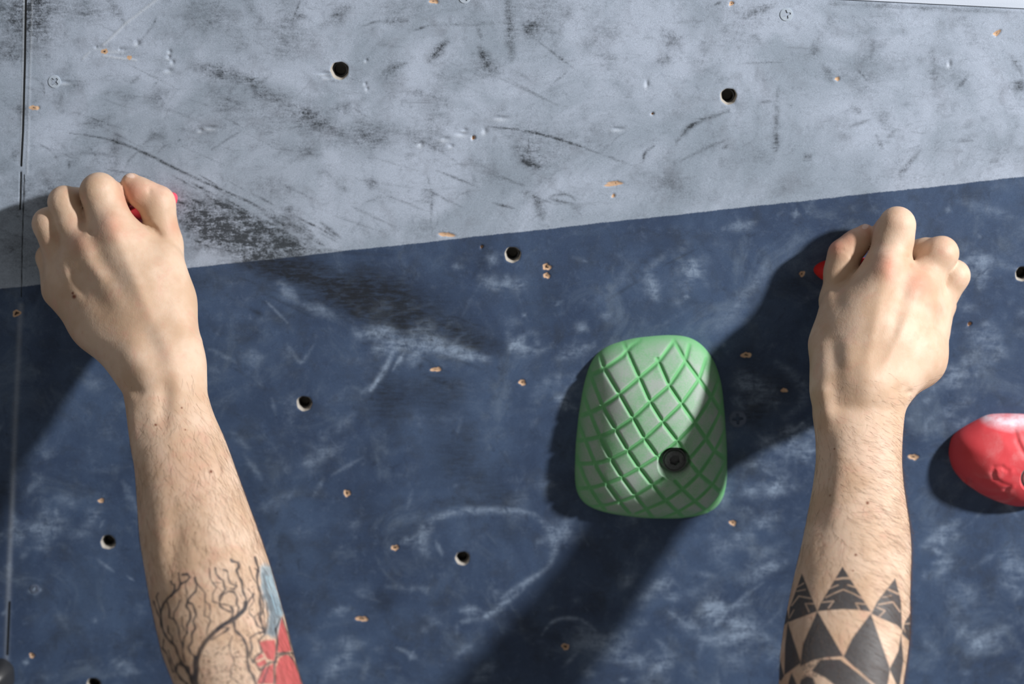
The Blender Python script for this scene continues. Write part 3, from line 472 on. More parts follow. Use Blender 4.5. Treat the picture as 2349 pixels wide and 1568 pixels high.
# ---- threaded nuts at the back of the bolt holes
names = ['grey band beside the upper middle', 'grey band at the upper right', 'navy field just under the paint line', 'navy field right of the left wrist', 'navy field left of the left forearm', 'middle of the chalky oval ring', 'bottom edge left of the tattooed forearm', 'right edge of the navy field']
def nut_mesh(r):
    n = 40; prof = [(1.0, -.0075), (.93, -.0068), (.72, -.0068)]+[(.70 if i % 2 else .75, -.0072-.0006*i) for i in range(12)]+[(.72, -.016)]
    V = []; F = []
    for q, z in prof: V += [(q*r*math.cos(2*math.pi*i/n), q*r*math.sin(2*math.pi*i/n), z) for i in range(n)]
    for k in range(len(prof)-1): F += [[k*n+i, k*n+(i+1) % n, (k+1)*n+(i+1) % n, (k+1)*n+i] for i in range(n)]
    return np.array(V), F
first = None
for (cu, cv, r), nm in zip(hole_at, names):
    if first is None:
        V, F = nut_mesh(.0052); V2, loc = place_wall(V, cu, cv); first = link('threaded_nut', mesh_np('threaded_nut', V2, F, STEEL), None, loc); o = first
    else: o = first.copy(); C.collection.objects.link(o); o.location = (cu, -cv*st, cv*ct)
    k = r/.00555; o.scale = (k, k, k)
    tag(o, 'dark threaded nut inside the bolt hole, '+nm, 'nut', 'nuts inside the bolt holes')

# ------------------------------------------------------------------ the climber: an implicit surface, meshed as one skin
def proj(X, Y, Z): return 1174.5+S*D*X/(Y+D), 784-S*D*Z/(Y+D)
def nets(f, org, h):
    """surface nets of the scalar grid f (negative inside)"""
    s = f < 0; nx, ny, nz = f.shape
    c = sum(s[i:nx-1+i, j:ny-1+j, k:nz-1+k].astype(np.int8) for i in (0, 1) for j in (0, 1) for k in (0, 1))
    act = (c > 0) & (c < 8); I, J, K = np.nonzero(act); vid = np.full(act.shape, -1, np.int32); vid[I, J, K] = np.arange(len(I))
    acc = np.zeros((len(I), 3)); cnt = np.zeros(len(I)); cor = [(i, j, k) for i in (0, 1) for j in (0, 1) for k in (0, 1)]
    for a in cor:
        for ax in range(3):
            if a[ax]: continue
            b = list(a); b[ax] = 1
            fa = f[I+a[0], J+a[1], K+a[2]]; fb = f[I+b[0], J+b[1], K+b[2]]; mk = (fa < 0) != (fb < 0)
            t = np.where(mk, fa/np.where(mk, fa-fb, 1), 0); p = np.tile(np.array(a, float), (len(I), 1)); p[:, ax] = t
            acc += p*mk[:, None]; cnt += mk
    V = (np.stack([I, J, K], 1)+acc/cnt[:, None])*h+org; Fs = []
    for ax in range(3):
        b1, b2 = [(1, 2), (2, 0), (0, 1)][ax]
        sl0 = [slice(None)]*3; sl1 = [slice(None)]*3; sl0[ax] = slice(0, -1); sl1[ax] = slice(1, None)
        sa, sb = s[tuple(sl0)], s[tuple(sl1)]; E = np.stack(np.nonzero(sa != sb), 1)
        ok = (E[:, b1] > 0) & (E[:, b2] > 0) & (E[:, b1] < f.shape[b1]-1) & (E[:, b2] < f.shape[b2]-1); E = E[ok]
        ins = sa[E[:, 0], E[:, 1], E[:, 2]]
        def g(o1, o2): q = E.copy(); q[:, b1] -= o1; q[:, b2] -= o2; return vid[q[:, 0], q[:, 1], q[:, 2]]
        Q = np.stack([g(1, 1), g(0, 1), g(0, 0), g(1, 0)], 1); Q[~ins] = Q[~ins][:, ::-1]; Fs.append(Q)
    return V, np.concatenate(Fs)
def smin(a, b, k):
    h = np.clip(.5+.5*(b-a)/k, 0, 1); return b*(1-h)+a*h-k*h*(1-h)
class Field:
    def __init__(s, lo, hi, h):
        s.h = h; s.lo = np.array(lo); n = [int(math.ceil((hi[i]-lo[i])/h))+1 for i in range(3)]
        s.ax = [s.lo[i]+h*np.arange(n[i]) for i in range(3)]; s.f = np.full(n, .03, np.float32); s.n = n
    def box(s, lo, hi):
        sl = []
        for i in range(3):
            a = int(np.clip(math.floor((lo[i]-s.lo[i])/s.h), 0, s.n[i]-1)); b = int(np.clip(math.ceil((hi[i]-s.lo[i])/s.h)+1, a+1, s.n[i])); sl.append(slice(a, b))
        X, Y, Z = np.meshgrid(*[s.ax[i][sl[i]].astype(np.float32) for i in range(3)], indexing='ij', sparse=True); return tuple(sl), X, Y, Z
    def cone(s, a, b, ra, rb, tgt=None, k=.003):
        f = s.f if tgt is None else tgt; m_ = max(ra, rb)+.022; sl, X, Y, Z = s.box(np.minimum(a, b)-m_, np.maximum(a, b)+m_)
        d = b-a; L = float(d@d)+1e-12; t = np.clip(((X-a[0])*d[0]+(Y-a[1])*d[1]+(Z-a[2])*d[2])/L, 0, 1)
        q = np.sqrt((X-a[0]-t*d[0])**2+(Y-a[1]-t*d[1])**2+(Z-a[2]-t*d[2])**2)-(ra+(rb-ra)*t)
        f[sl] = smin(f[sl], q.astype(np.float32), k)

def chain(F, pts, tgt, k):
    q = [(P(x, y, h), R(r, P(x, y, h)[1])) for x, y, h, r in pts]
    for (a, ra), (b, rb) in zip(q[:-1], q[1:]): F.cone(a, b, ra, rb, tgt, k)

def build_arm(A, h=.0012):
    sec = np.array(A['sections'], float)                            # py, left px, right px, height mm, depth ratio
    zs, cx, cy, aa, bb = [], [], [], [], []
    for py, xl, xr, hh, rt in sec:
        p = P((xl+xr)/2, py, hh); w = R((xr-xl)/2, p[1]); zs.append(p[2]); cx.append(p[0]); cy.append(p[1]); aa.append(w); bb.append(w*rt)
    zs, cx, cy, aa, bb = map(np.array, (zs, cx, cy, aa, bb)); o = np.argsort(zs)
    allp = [P(x, y, hh) for c in A['chains'] for x, y, hh, r in c]
    lo = [min(min(cx-aa), min(p[0] for p in allp)-.016)-.006, min(min(cy-bb), min(p[1] for p in allp)-.016)-.006, zs.min()+.001]
    hi = [max(max(cx+aa), max(p[0] for p in allp)+.016)+.006, max(max(cy+bb), max(p[1] for p in allp)+.016)+.006, max(p[2] for p in allp)+.020]
    F = Field(lo, hi, h)
    def sm(v):                                                      # smooth interpolation of the section table along z
        zz = np.linspace(zs.min(), zs.max(), 160); y = np.interp(zz, zs[o], v[o]); kk = np.exp(-np.linspace(-2, 2, 13)**2); kk /= kk.sum()
        yp = np.concatenate([2*y[0]-y[6:0:-1], y, 2*y[-1]-y[-2:-8:-1]]); return zz, np.convolve(yp, kk, 'valid')
    sl, X, Y, Z = F.box(lo, hi); z1 = F.ax[2]
    CX, CY, AA, BB = [np.interp(z1, *sm(v)).astype(np.float32)[None, None, :] for v in (cx, cy, aa, bb)]
    arm = (np.sqrt(((X-CX)/AA)**2+((Y-CY)/BB)**2)-1)*np.minimum(AA, BB)*.86
    top = zs.max(); arm = np.maximum(arm, np.where(Z > top, (Z-top)*1.0, -1).astype(np.float32))
    bot = zs.min()+.006; arm = np.maximum(arm, (bot-Z).astype(np.float32)); F.f = np.minimum(F.f, arm.astype(np.float32))
    for c in A['palm']: chain(F, c, F.f, .012)
    zt = int((P(1000, A['flat'], 0)[2]-F.lo[2])/h); sub_ = F.f[:, :, zt:]
    for ax in (0, 1, 2):
        for w_ in (4, 3):
            sub_ = sum(np.roll(sub_, k, ax) for k in range(-w_, w_+1))/(2*w_+1)
    ramp = (np.clip(np.arange(sub_.shape[2])/44., 0, 1)**1.3).astype(np.float32); F.f[:, :, zt:] = F.f[:, :, zt:]*(1-ramp)+(sub_-A['puff'])*ramp; del sub_
    fing = np.full(F.f.shape, .03, np.float32)
    for c in A['fingers']:
        one = np.full(F.f.shape, .03, np.float32); chain(F, c, one, .0035); fing = smin(fing, one, .0011)
    F.f = smin(F.f, fing, .0080).astype(np.float32)
    thumb = np.full(F.f.shape, .03, np.float32); chain(F, A['thumb'], thumb, .0045); F.f = smin(F.f, thumb, .0016).astype(np.float32)
    Zf = None                                                       # tendons, hollows and creases pressed into the camera-side skin
    for pts, w, amp in A['marks']:
        xs = [p[0] for p in pts]; ys = [p[1] for p in pts]; q = [P(x, y, A['hm'](y)) for x, y in pts]
        qa = np.array(q); m_ = w*2.6/S; sl, X, Y, Z = F.box(qa.min(0)-[m_, .06, m_], qa.max(0)+[m_, .05, m_])
        PX, PY = proj(X, Y, Z); d = np.full(np.broadcast(PX, PY).shape, 1e4, np.float32)
        T = np.zeros(d.shape, np.float32); ns_ = len(pts)-1
        for si, ((x0, y0), (x1, y1)) in enumerate(zip(pts[:-1], pts[1:])):
            dx, dy = x1-x0, y1-y0; t = np.clip(((PX-x0)*dx+(PY-y0)*dy)/(dx*dx+dy*dy+1e-6), 0, 1); q_ = np.hypot(PX-x0-t*dx, PY-y0-t*dy); T = np.where(q_ < d, (si+t)/ns_, T); d = np.minimum(d, q_)
        far = math.hypot(pts[-1][0]-pts[0][0], pts[-1][1]-pts[0][1]) > 2.2*w
        tp = (.15+.85*np.clip(np.sin(np.pi*T), 0, 1)**.7) if far else 1.0
        yc = np.interp(qa[:, 2].mean(), zs[o], cy[o]) if qa[:, 2].mean() < zs.max() else 9
        front = np.clip((A['yc'](PY)-Y)/.006+.5, 0, 1)
        F.f[sl] -= (amp/1000*np.exp(-(d/w)**2)*front*tp).astype(np.float32)
    V, Q = nets(F.f, F.lo, h)
    return V, Q

def polypx(PX, PY, pts):
    d = np.full(PX.shape, 1e4)
    for (x0, y0), (x1, y1) in zip(pts[:-1], pts[1:]):
        dx, dy = x1-x0, y1-y0; t = np.clip(((PX-x0)*dx+(PY-y0)*dy)/(dx*dx+dy*dy+1e-6), 0, 1); d = np.minimum(d, np.hypot(PX-x0-t*dx, PY-y0-t*dy))
    return d
def inside(PX, PY, poly):                                           # signed distance, negative inside
    d = polypx(PX, PY, list(poly)+[poly[0]]); c = np.zeros(PX.shape, bool); n = len(poly)
    for i in range(n):
        (x0, y0), (x1, y1) = poly[i], poly[(i+1) % n]
        if y0 == y1: continue
        k = ((y0 > PY) != (y1 > PY)) & (PX < (x1-x0)*(PY-y0)/(y1-y0)+x0); c ^= k
    return np.where(c, -d, d)

ARM_SLOPE = .165
def hm(y, y0=870, h0=76): return h0+(y-y0)*(ARM_SLOPE if y > y0 else .15)
LS = [(py, xl, xr, hm(py), rt) for py, xl, xr, rt in [(790, 250, 440, .62), (830, 262, 472, .66), (870, 272, 474, .68), (910, 284, 477, .70), (950, 292, 490, .72), (1000, 300, 513, .76), (1060, 308, 535, .80), (1120, 313, 556, .84),
      (1180, 317, 578, .86), (1240, 322, 600, .88), (1300, 332, 620, .9), (1370, 344, 640, .9), (1430, 357, 656, .9), (1500, 373, 672, .9), (1568, 400, 693, .9), (1660, 435, 722, .92), (1780, 485, 760, .95), (1900, 530, 800, .95)]]
RS = [(py, xl, xr, hm(py, 900, 71), rt) for py, xl, xr, rt in [(800, 1885, 2130, .55), (850, 1872, 2112, .6), (900, 1866, 2084, .66), (950, 1863, 2075, .70), (1000, 1871, 2070, .74), (1060, 1872, 2068, .78), (1120, 1864, 2073, .82), (1180, 1853, 2082, .84),
      (1240, 1842, 2088, .86), (1300, 1827, 2088, .88), (1370, 1812, 2086, .9), (1430, 1800, 2087, .9), (1500, 1790, 2081, .9), (1568, 1787, 2070, .9), (1660, 1785, 2060, .92), (1780, 1780, 2050, .95), (1900, 1780, 2040, .95)]]
def yline(f): return lambda py: np.interp(py, np.arange(400, 1901, 50), [float(wall_y(1000, y_))-f(y_)/1000. for y_ in range(400, 1901, 50)]).astype(np.float32)
LEFT = dict(sections=LS, hm=hm, yc=yline(lambda y: max(22, hm(y))), flat=905, puff=.0010,
  palm=[[(258, 530, 36, 48), (330, 690, 52, 54), (383, 850, 74, 54)], [(190, 575, 32, 42), (290, 720, 50, 54), (363, 850, 72, 54)], [(146, 622, 26, 38), (245, 740, 46, 52), (336, 840, 70, 50)],
        [(134, 672, 22, 34), (215, 745, 40, 42), (312, 838, 66, 40)], [(378, 590, 32, 40), (398, 690, 44, 42), (411, 800, 66, 42)], [(310, 560, 30, 44), (345, 640, 38, 54), (370, 760, 56, 56)], [(225, 610, 30, 48), (290, 700, 42, 58)]],
  fingers=[[(256, 525, 27, 49), (243, 480, 27, 46), (228, 441, 27, 43), (255, 450, 17, 34), (280, 452, 11, 27)], [(186, 568, 24, 42), (165, 508, 24, 39), (148, 464, 22, 36), (176, 462, 15, 30), (210, 458, 9, 25)],
           [(146, 612, 20, 36), (112, 513, 19, 36), (140, 495, 11, 27), (170, 478, 8, 24)], [(132, 660, 16, 31), (113, 590, 13, 29), (135, 560, 9, 24), (160, 530, 8, 21)]],
  thumb=[(400, 690, 32, 38), (376, 560, 23, 41), (360, 466, 18, 39), (325, 443, 18, 32), (301, 419, 16, 23)],
  marks=[([(340, 428), (346, 445)], 5, -.5), ([(256, 508), (264, 535)], 26, 2.0), ([(184, 552), (194, 575)], 24, 2.0), ([(140, 604), (148, 620)], 20, 1.3),
         ([(222, 570), (262, 630), (300, 700)], 18, -.8), ([(165, 610), (200, 660), (250, 720)], 22, -1.2), ([(208, 525), (213, 540)], 7, -1.0), ([(268, 545), (310, 640), (350, 740)], 14, .8), ([(195, 590), (240, 650)], 14, .9),
         ([(372, 545), (352, 522), (335, 512)], 7, -1.5), ([(330, 540), (365, 600)], 24, -.8), ([(400, 690), (430, 790)], 22, .9), ([(322, 740), (350, 790), (372, 840)], 24, -1.1), ([(360, 740), (395, 820), (415, 920)], 26, 1.2), ([(300, 815), (330, 850)], 30, 1.6),
         ([(285, 880), (330, 905)], 15, -1.2), ([(380, 870), (375, 990)], 18, -1.8), ([(300, 930), (306, 1060)], 16, .8), ([(470, 960), (430, 1050)], 30, -.8), ([(400, 1170), (402, 1330)], 24, -1.3), ([(460, 1130), (520, 1300)], 40, 1.2), ([(370, 1100), (375, 1300)], 30, .9),
         ([(325, 508), (345, 500)], 4, -.8), ([(345, 432), (340, 450)], 4, -.35), ([(378, 440), (392, 452)], 3, -.3), ([(95, 605), (102, 590)], 3, -.4), ([(98, 612), (106, 596)], 3, -.4), ([(150, 600), (170, 640), (200, 690)], 8, -.6)],
  chains=[])
RIGHT = dict(sections=RS, hm=lambda y: hm(y, 900, 71), yc=yline(lambda y: max(22, hm(y, 900, 71))), flat=935, puff=.0012,
  palm=[[(2036, 620, 38, 48), (2010, 750, 56, 54), (1978, 880, 76, 54)], [(2108, 662, 35, 46), (2060, 780, 55, 56), (1990, 890, 76, 54)], [(2138, 720, 30, 40), (2090, 815, 50, 54), (2005, 885, 74, 50)],
        [(2136, 770, 26, 35), (2112, 828, 46, 42), (2040, 880, 68, 40)], [(1922, 700, 34, 40), (1914, 780, 46, 42), (1922, 880, 72, 45)], [(1995, 665, 34, 46), (1968, 760, 50, 58), (1960, 850, 64, 58)], [(2065, 700, 38, 54), (2040, 800, 52, 60)]],
  fingers=[[(2034, 616, 28, 49), (2050, 548, 28, 45), (2058, 516, 28, 40), (2040, 530, 19, 34), (2012, 555, 11, 27)], [(2108, 655, 27, 42), (2159, 581, 25, 38), (2124, 574, 16, 27), (2085, 576, 9, 25)],
           [(2142, 718, 22, 36), (2188, 632, 20, 35), (2150, 605, 13, 27), (2110, 590, 8, 24)], [(2142, 768, 18, 32), (2163, 700, 13, 28), (2140, 650, 9, 23), (2110, 615, 8, 21)]],
  thumb=[(1918, 780, 42, 36), (1919, 690, 26, 37), (1930, 622, 19, 37), (1937, 584, 18, 35), (1964, 557, 17, 29), (1985, 533, 15, 20)],
  marks=[([(2038, 595), (2034, 615)], 26, 2.2), ([(2114, 645), (2106, 665)], 26, 2.0), ([(2146, 704), (2140, 722)], 18, 1.2), ([(2078, 650), (2060, 720), (2045, 780)], 14, -.8), ([(2080, 592), (2086, 605)], 7, -1.2), ([(2132, 700), (2118, 760), (2090, 820)], 12, -.9),
         ([(2030, 640), (2008, 740), (1985, 850)], 14, .6), ([(2100, 690), (2060, 780), (2020, 860)], 12, .6), ([(1950, 636), (1925, 652), (1905, 666)], 8, -1.6), ([(1915, 660), (1925, 700)], 20, -.6), ([(1950, 780), (1942, 845)], 20, .7), ([(1912, 770), (1916, 830), (1920, 910)], 20, -1.3),
         ([(1885, 900), (1895, 940)], 22, 1.8), ([(1905, 990), (1895, 1100), (1880, 1220)], 20, -1.8), ([(1965, 800), (1990, 860), (1985, 930)], 30, .8), ([(2092, 894), (2075, 905)], 6, -1.2), ([(2060, 895), (2075, 885)], 10, -.6), ([(1990, 1180), (1985, 1400)], 60, 1.2), ([(2068, 1180), (2080, 1300)], 14, .8), ([(1860, 1200), (1850, 1300)], 20, .8),
         ([(1903, 578), (1925, 572), (1945, 577)], 3, -.5), ([(1952, 585), (1966, 606)], 4, -.9), ([(2025, 592), (2055, 600)], 3, -.3), ([(2028, 604), (2054, 610)], 3, -.3), ([(2102, 650), (2128, 652)], 3, -.25), ([(2180, 690), (2160, 735)], 5, -.7)],
  chains=[])
for A in (LEFT, RIGHT): A['chains'] = A['palm']+A['fingers']+[A['thumb']]

# ---- tattoos, drawn as strokes and shapes that are then laid on the skin
t3 = lambda L: [(300+.2156*x, 1230+.2156*y) for x, y in L]
t4 = lambda L: [(1740+.2028*x, 1250+.2028*y) for x, y in L]
BR = [([(290, 600), (270, 640), (300, 740), (320, 830)], 2.5), ([(245, 690), (275, 790), (310, 870), (330, 960)], 3), ([(430, 480), (440, 510), (465, 510), (465, 560), (440, 620), (400, 650), (350, 710), (320, 800), (325, 920), (350, 1020), (400, 1100), (470, 1160), (500, 1250), (540, 1340), (620, 1450), (650, 1568)], 4.5),
  ([(510, 390), (515, 450), (530, 500)], 4), ([(545, 405), (600, 400), (630, 430), (600, 470), (530, 510), (510, 560), (460, 600), (430, 630)], 5), ([(590, 480), (580, 530), (600, 600), (600, 680)], 2.5), ([(680, 440), (700, 520), (690, 580), (640, 630), (605, 680), (590, 740), (630, 800), (635, 870), (600, 950), (600, 1020)], 4.5),
  ([(610, 700), (660, 720), (670, 760), (700, 830), (660, 900), (690, 970), (650, 1040), (650, 1120), (610, 1180), (640, 1240), (690, 1290)], 4.5), ([(690, 480), (730, 530), (790, 600), (790, 680), (840, 730), (850, 800), (830, 860), (850, 900), (820, 960), (805, 1050)], 2.8), ([(790, 690), (790, 760), (780, 840), (820, 860)], 2.5),
  ([(390, 700), (410, 780), (410, 860), (460, 880), (490, 930), (510, 990), (520, 1080), (550, 1150), (560, 1280), (580, 1340)], 3.5), ([(525, 680), (500, 750), (460, 810), (455, 880)], 3), ([(545, 850), (545, 950), (590, 1010), (600, 1030)], 2.5), ([(395, 950), (400, 1020), (440, 1060), (445, 1130), (480, 1180)], 3), ([(600, 1020), (565, 1080), (560, 1180)], 3),
  ([(835, 340), (845, 440), (870, 490), (910, 540), (870, 620), (870, 690), (940, 715), (1040, 730)], 2.8), ([(900, 340), (910, 400), (940, 440), (985, 470), (990, 520), (1010, 560), (980, 600), (945, 640), (945, 740), (1010, 780), (1060, 800)], 4), ([(870, 490), (980, 490)], 1.5),
  ([(985, 350), (1030, 370), (1035, 440), (1060, 500), (1125, 520), (1100, 560), (1060, 550)], 3.2), ([(950, 680), (980, 620), (1040, 580), (1100, 590), (1130, 650), (1125, 720), (1150, 760)], 4), ([(1065, 245), (1080, 265), (1140, 275), (1150, 320), (1125, 360), (1150, 430), (1185, 490), (1190, 580), (1225, 650), (1225, 740), (1190, 810)], 5),
  ([(1215, 700), (1215, 770), (1140, 840), (1060, 900), (960, 960), (870, 1030), (800, 1100), (740, 1190), (715, 1290), (700, 1400), (700, 1568)], 9), ([(1190, 800), (1100, 860), (1010, 920), (930, 990)], 6), ([(1060, 740), (1090, 790), (1080, 850), (1010, 930)], 5), ([(1150, 760), (1130, 830)], 4), ([(1040, 990), (950, 1040), (860, 1100)], 3), ([(920, 970), (1040, 970), (1000, 1010)], 3.5),
  ([(1100, 920), (1110, 1000), (1180, 1060), (1225, 1140), (1245, 1250), (1240, 1340), (1260, 1420), (1310, 1500), (1330, 1568)], 6), ([(1080, 1060), (1050, 1140), (1060, 1240), (1105, 1320), (1070, 1400), (1060, 1490), (1150, 1560)], 2.5), ([(1250, 560), (1300, 620), (1310, 690), (1260, 760), (1260, 820), (1310, 860), (1380, 800)], 2.5), ([(1310, 610), (1250, 690), (1225, 740)], 3),
  ([(1320, 220), (1355, 330), (1345, 420), (1350, 520), (1380, 590), (1370, 680), (1385, 760), (1370, 850), (1400, 950), (1430, 1030)], 5), ([(1260, 320), (1300, 440), (1340, 500)], 2), ([(1320, 340), (1360, 370)], 3), ([(1390, 620), (1420, 740), (1390, 830)], 3), ([(1310, 870), (1350, 950), (1400, 980)], 4), ([(1440, 700), (1460, 850), (1440, 1000)], 2.5), ([(1400, 720), (1420, 850), (1430, 990)], 2),
  ([(1430, 1010), (1340, 1030), (1270, 1080), (1290, 1180), (1270, 1280), (1300, 1340)], 4), ([(1420, 1050), (1360, 1110), (1380, 1190), (1400, 1230), (1330, 1270), (1310, 1320), (1370, 1420)], 3.5), ([(1540, 980), (1560, 1100), (1550, 1240), (1540, 1330)], 4.5), ([(1550, 1250), (1620, 1235), (1720, 1240)], 4), ([(1540, 1330), (1470, 1340), (1380, 1420)], 4), ([(1530, 1340), (1530, 1568)], 4), ([(1540, 1300), (1590, 1260), (1680, 1250), (1750, 1340), (1790, 1450), (1820, 1568)], 3),
  ([(1440, 1360), (1350, 1530)], 3), ([(1480, 1340), (1440, 1450), (1400, 1568)], 3), ([(330, 1180), (380, 1240), (410, 1330), (450, 1440)], 3), ([(400, 1210), (430, 1320), (480, 1420)], 2.5), ([(490, 1360), (480, 1430), (530, 1510), (600, 1568)], 5), ([(350, 1100), (340, 1200)], 3), ([(530, 1350), (600, 1400), (640, 1500)], 9), ([(690, 1290), (680, 1400), (670, 1568)], 9),
  ([(1590, 870), (1540, 1000)], 3), ([(1610, 860), (1680, 1060), (1715, 1230), (1730, 1280)], 2)]
BLUE = t3([(1370, 330), (1440, 290), (1500, 310), (1640, 830), (1600, 860), (1560, 1080), (1440, 1040), (1470, 820), (1390, 560)])
GREY = [t3([(1420, 620), (1540, 640), (1600, 780), (1570, 900), (1545, 1080), (1440, 1040), (1480, 850)]), t3([(1400, 400), (1440, 380), (1480, 640), (1420, 640)])]
RED_ = [t3([(1605, 860), (1660, 1010), (1712, 1215), (1640, 1235), (1560, 1230), (1565, 1060), (1585, 940)]), t3([(1370, 1120), (1450, 1100), (1535, 1100), (1545, 1200), (1525, 1325), (1450, 1300), (1395, 1200)]), t3([(1340, 1290), (1390, 1240), (1420, 1280), (1330, 1320)]), t3([(1330, 1350), (1430, 1300), (1450, 1350), (1370, 1390)]),
        t3([(1340, 1568), (1400, 1410), (1520, 1345), (1520, 1568)]), t3([(1540, 1568), (1540, 1400), (1580, 1290), (1650, 1250), (1720, 1290), (1780, 1430), (1850, 1640), (1540, 1640)])]
rs = np.random.default_rng(3)
DOTS = [(725+.0, 745), (1120, 490), (1275, 465), (1295, 535), (1175, 630), (1185, 710), (1060, 690), (985, 825), (1245, 860), (1290, 775), (1285, 970), (750, 1075), (820, 575), (735, 745), (585, 840), (490, 1110), (690, 1180), (880, 905), (1240, 1050), (1100, 740), (1235, 1000)]
for k in range(230):
    x = 760+rs.random()*520; y = 1080+rs.random()*500
    if x < 760+(1200-y)*.9 or rs.random() > .35+.65*(y-1080)/500: continue
    DOTS.append((x, y))
TRI = [t4(l) for l in [[(490, 320), (665, 745), (335, 870), (355, 700)], [(950, 240), (1270, 750), (1120, 730), (940, 722), (665, 745), (700, 660)], [(1545, 375), (1610, 620), (1625, 960), (1560, 900), (1440, 850), (1275, 775), (1340, 640)], [(310, 640), (345, 850), (270, 930), (280, 820)],
       [(1740, 740), (1740, 1120), (1620, 1000), (1660, 860)], [(665, 745), (960, 1255), (760, 1270), (620, 1300), (470, 1370), (500, 1120)], [(1270, 770), (1490, 1400), (1440, 1700), (1300, 1600), (960, 1260), (1060, 1050)], [(330, 870), (480, 1330), (290, 1470), (300, 1130)], [(1612, 1000), (1640, 1300), (1600, 1568), (1580, 1620), (1480, 1400), (1580, 1200)],
       [(230, 1250), (290, 1480), (250, 1540), (220, 1500)], [(700, 1290), (930, 1290), (1120, 1440), (1290, 1568), (1480, 1700), (1000, 1700), (760, 1500), (600, 1420)], [(375, 1440), (430, 1568), (430, 1700), (330, 1700), (340, 1540)], [(550, 1475), (620, 1500), (650, 1600), (640, 1700), (440, 1700), (480, 1520)]]]
GAP = [(t4(l), w) for l, w in [([(870, 385), (960, 372), (1045, 372)], 4.5), ([(800, 490), (900, 450)], 2.5), ([(1010, 450), (1120, 480)], 3), ([(760, 590), (860, 540), (960, 500), (1080, 550), (1190, 610)], 2.6), ([(720, 645), (850, 630), (790, 710)], 2.6), ([(1220, 665), (1100, 655), (1150, 740)], 2.6), ([(440, 470), (510, 430)], 2.6),
       ([(375, 680), (455, 575), (590, 600)], 3), ([(430, 520), (530, 500)], 2), ([(620, 660), (530, 660), (570, 750)], 3), ([(350, 820), (400, 730)], 2), ([(1470, 500), (1580, 550)], 4), ([(1400, 590), (1500, 570)], 2), ([(1360, 670), (1520, 640), (1600, 750)], 3), ([(1340, 700), (1430, 740), (1370, 800)], 2.6), ([(1650, 890), (1740, 880)], 2), ([(1660, 980), (1640, 930)], 2),
       ([(940, 1290), (1100, 1400), (1290, 1568), (1400, 1660)], 4.5), ([(1500, 1500), (1550, 1600)], 2.5)]]
# ink, layered as (rgb, alpha)
def ink_left(PX, PY, n):
    col = np.zeros((n, 3)); al = np.zeros(n)
    def lay(c, a):
        nonlocal col, al
        col[:] = np.where(a[:, None] > 0, (col*al[:, None]*(1-a[:, None])+np.array(c[:3])*a[:, None])/np.maximum(al*(1-a)+a, 1e-6)[:, None], col); al[:] = al*(1-a)+a
    ss = lambda d, s=1.2: np.clip(.5-d/s/2, 0, 1)
    jit = 1.5*np.sin(PX*.31)+1.0*np.sin(PY*.23+PX*.11)
    lay(lin(140, 178, 196), .7*ss(inside(PX, PY, BLUE)+jit, 5))
    for g_ in GREY: lay(lin(66, 84, 98), .65*ss(inside(PX, PY, g_)+jit, 6))
    for k in range(9):
        x0 = 1400+k*20; lay(lin(50, 62, 74), .5*ss(polypx(PX, PY, t3([(x0, 330+k*6), (x0+40, 560), (x0+75, 780)]))-.7))
    for k in range(3): lay(lin(160, 196, 214), .5*ss(polypx(PX, PY, t3([(1440+k*25, 420), (1500+k*30, 640), (1560+k*20, 830)]))-1.6))
    for r_ in RED_: lay(lin(182, 62, 72), .88*ss(inside(PX, PY, r_), 1.6))
    for pts, w in BR:
        jw = w*.62*(1+.25*np.sin(PX*.23+PY*.17)); lay(lin(32, 38, 50), .86*ss(polypx(PX, PY, t3(pts))-jw*.92, 1.3))
    for x, y in DOTS: 
        d_ = np.hypot(PX-300-.2156*x, PY-1230-.2156*y); lay(lin(70, 56, 54), .8*ss(d_-1.5-.5*math.sin(x), 1.2))
    return col, al
def ink_right(PX, PY, n):
    a = np.zeros(n); ss = lambda d, s=1.2: np.clip(.5-d/s/2, 0, 1)
    for t_ in TRI: a = np.maximum(a, .94*ss(inside(PX, PY, t_), 1.3))
    for l, w in GAP: a *= 1-.75*ss(polypx(PX, PY, l)-w*.55, 1.3)
    q = np.random.default_rng(5)
    for k in range(150):
        x = 500+q.random()*330; y = 1290+q.random()*210-(x-500)*.1
        a = np.maximum(a, .8*ss(np.hypot(PX-1740-.2028*x, PY-1250-.2028*y)-1.6, 1.2))
    return np.tile(np.array(lin(40, 50, 60)[:3]), (n, 1)), a

m = NT('skin'); co = m.obj(); ink = m.n('ShaderNodeAttribute', 0, attribute_name='ink'); ia = m.n('ShaderNodeAttribute', 3, attribute_name='ink')
base = m.mix(m.step(m.noise(co, 38, 4, .55), .35, .68), lin(194, 164, 138), lin(211, 185, 163)); base = m.mix(m.math('MULTIPLY', m.step(m.noise(co, 170, 4, .6), .5, .75), .3), base, lin(190, 150, 126))
base = m.mix(m.math('MULTIPLY', m.step(m.noise(co, 85, 5, .65, .6), .50, .72), .28), base, lin(206, 150, 134)); base = m.mix(m.math('MULTIPLY', m.attr('blush'), .8), base, lin(206, 116, 98)); base = m.mix(m.attr('mole'), base, lin(116, 62, 40))
sn = m.noise(co, 1400, 3, .6); inkc = m.mix(m.math('MULTIPLY', m.step(sn, .5, .7), .15), ink, lin(110, 112, 112))
m.put(m.b.inputs['Base Color'], m.mix(m.math('MULTIPLY', ia, m.rng(sn, .3, .7, 1.0, .95)), base, inkc))
m.b.inputs['Subsurface Weight'].default_value = .15; m.b.inputs['Subsurface Radius'].default_value = (1.0, .35, .18); m.b.inputs['Subsurface Scale'].default_value = .005
m.b.inputs['Roughness'].default_value = .55; m.b.inputs['Specular IOR Level'].default_value = .36
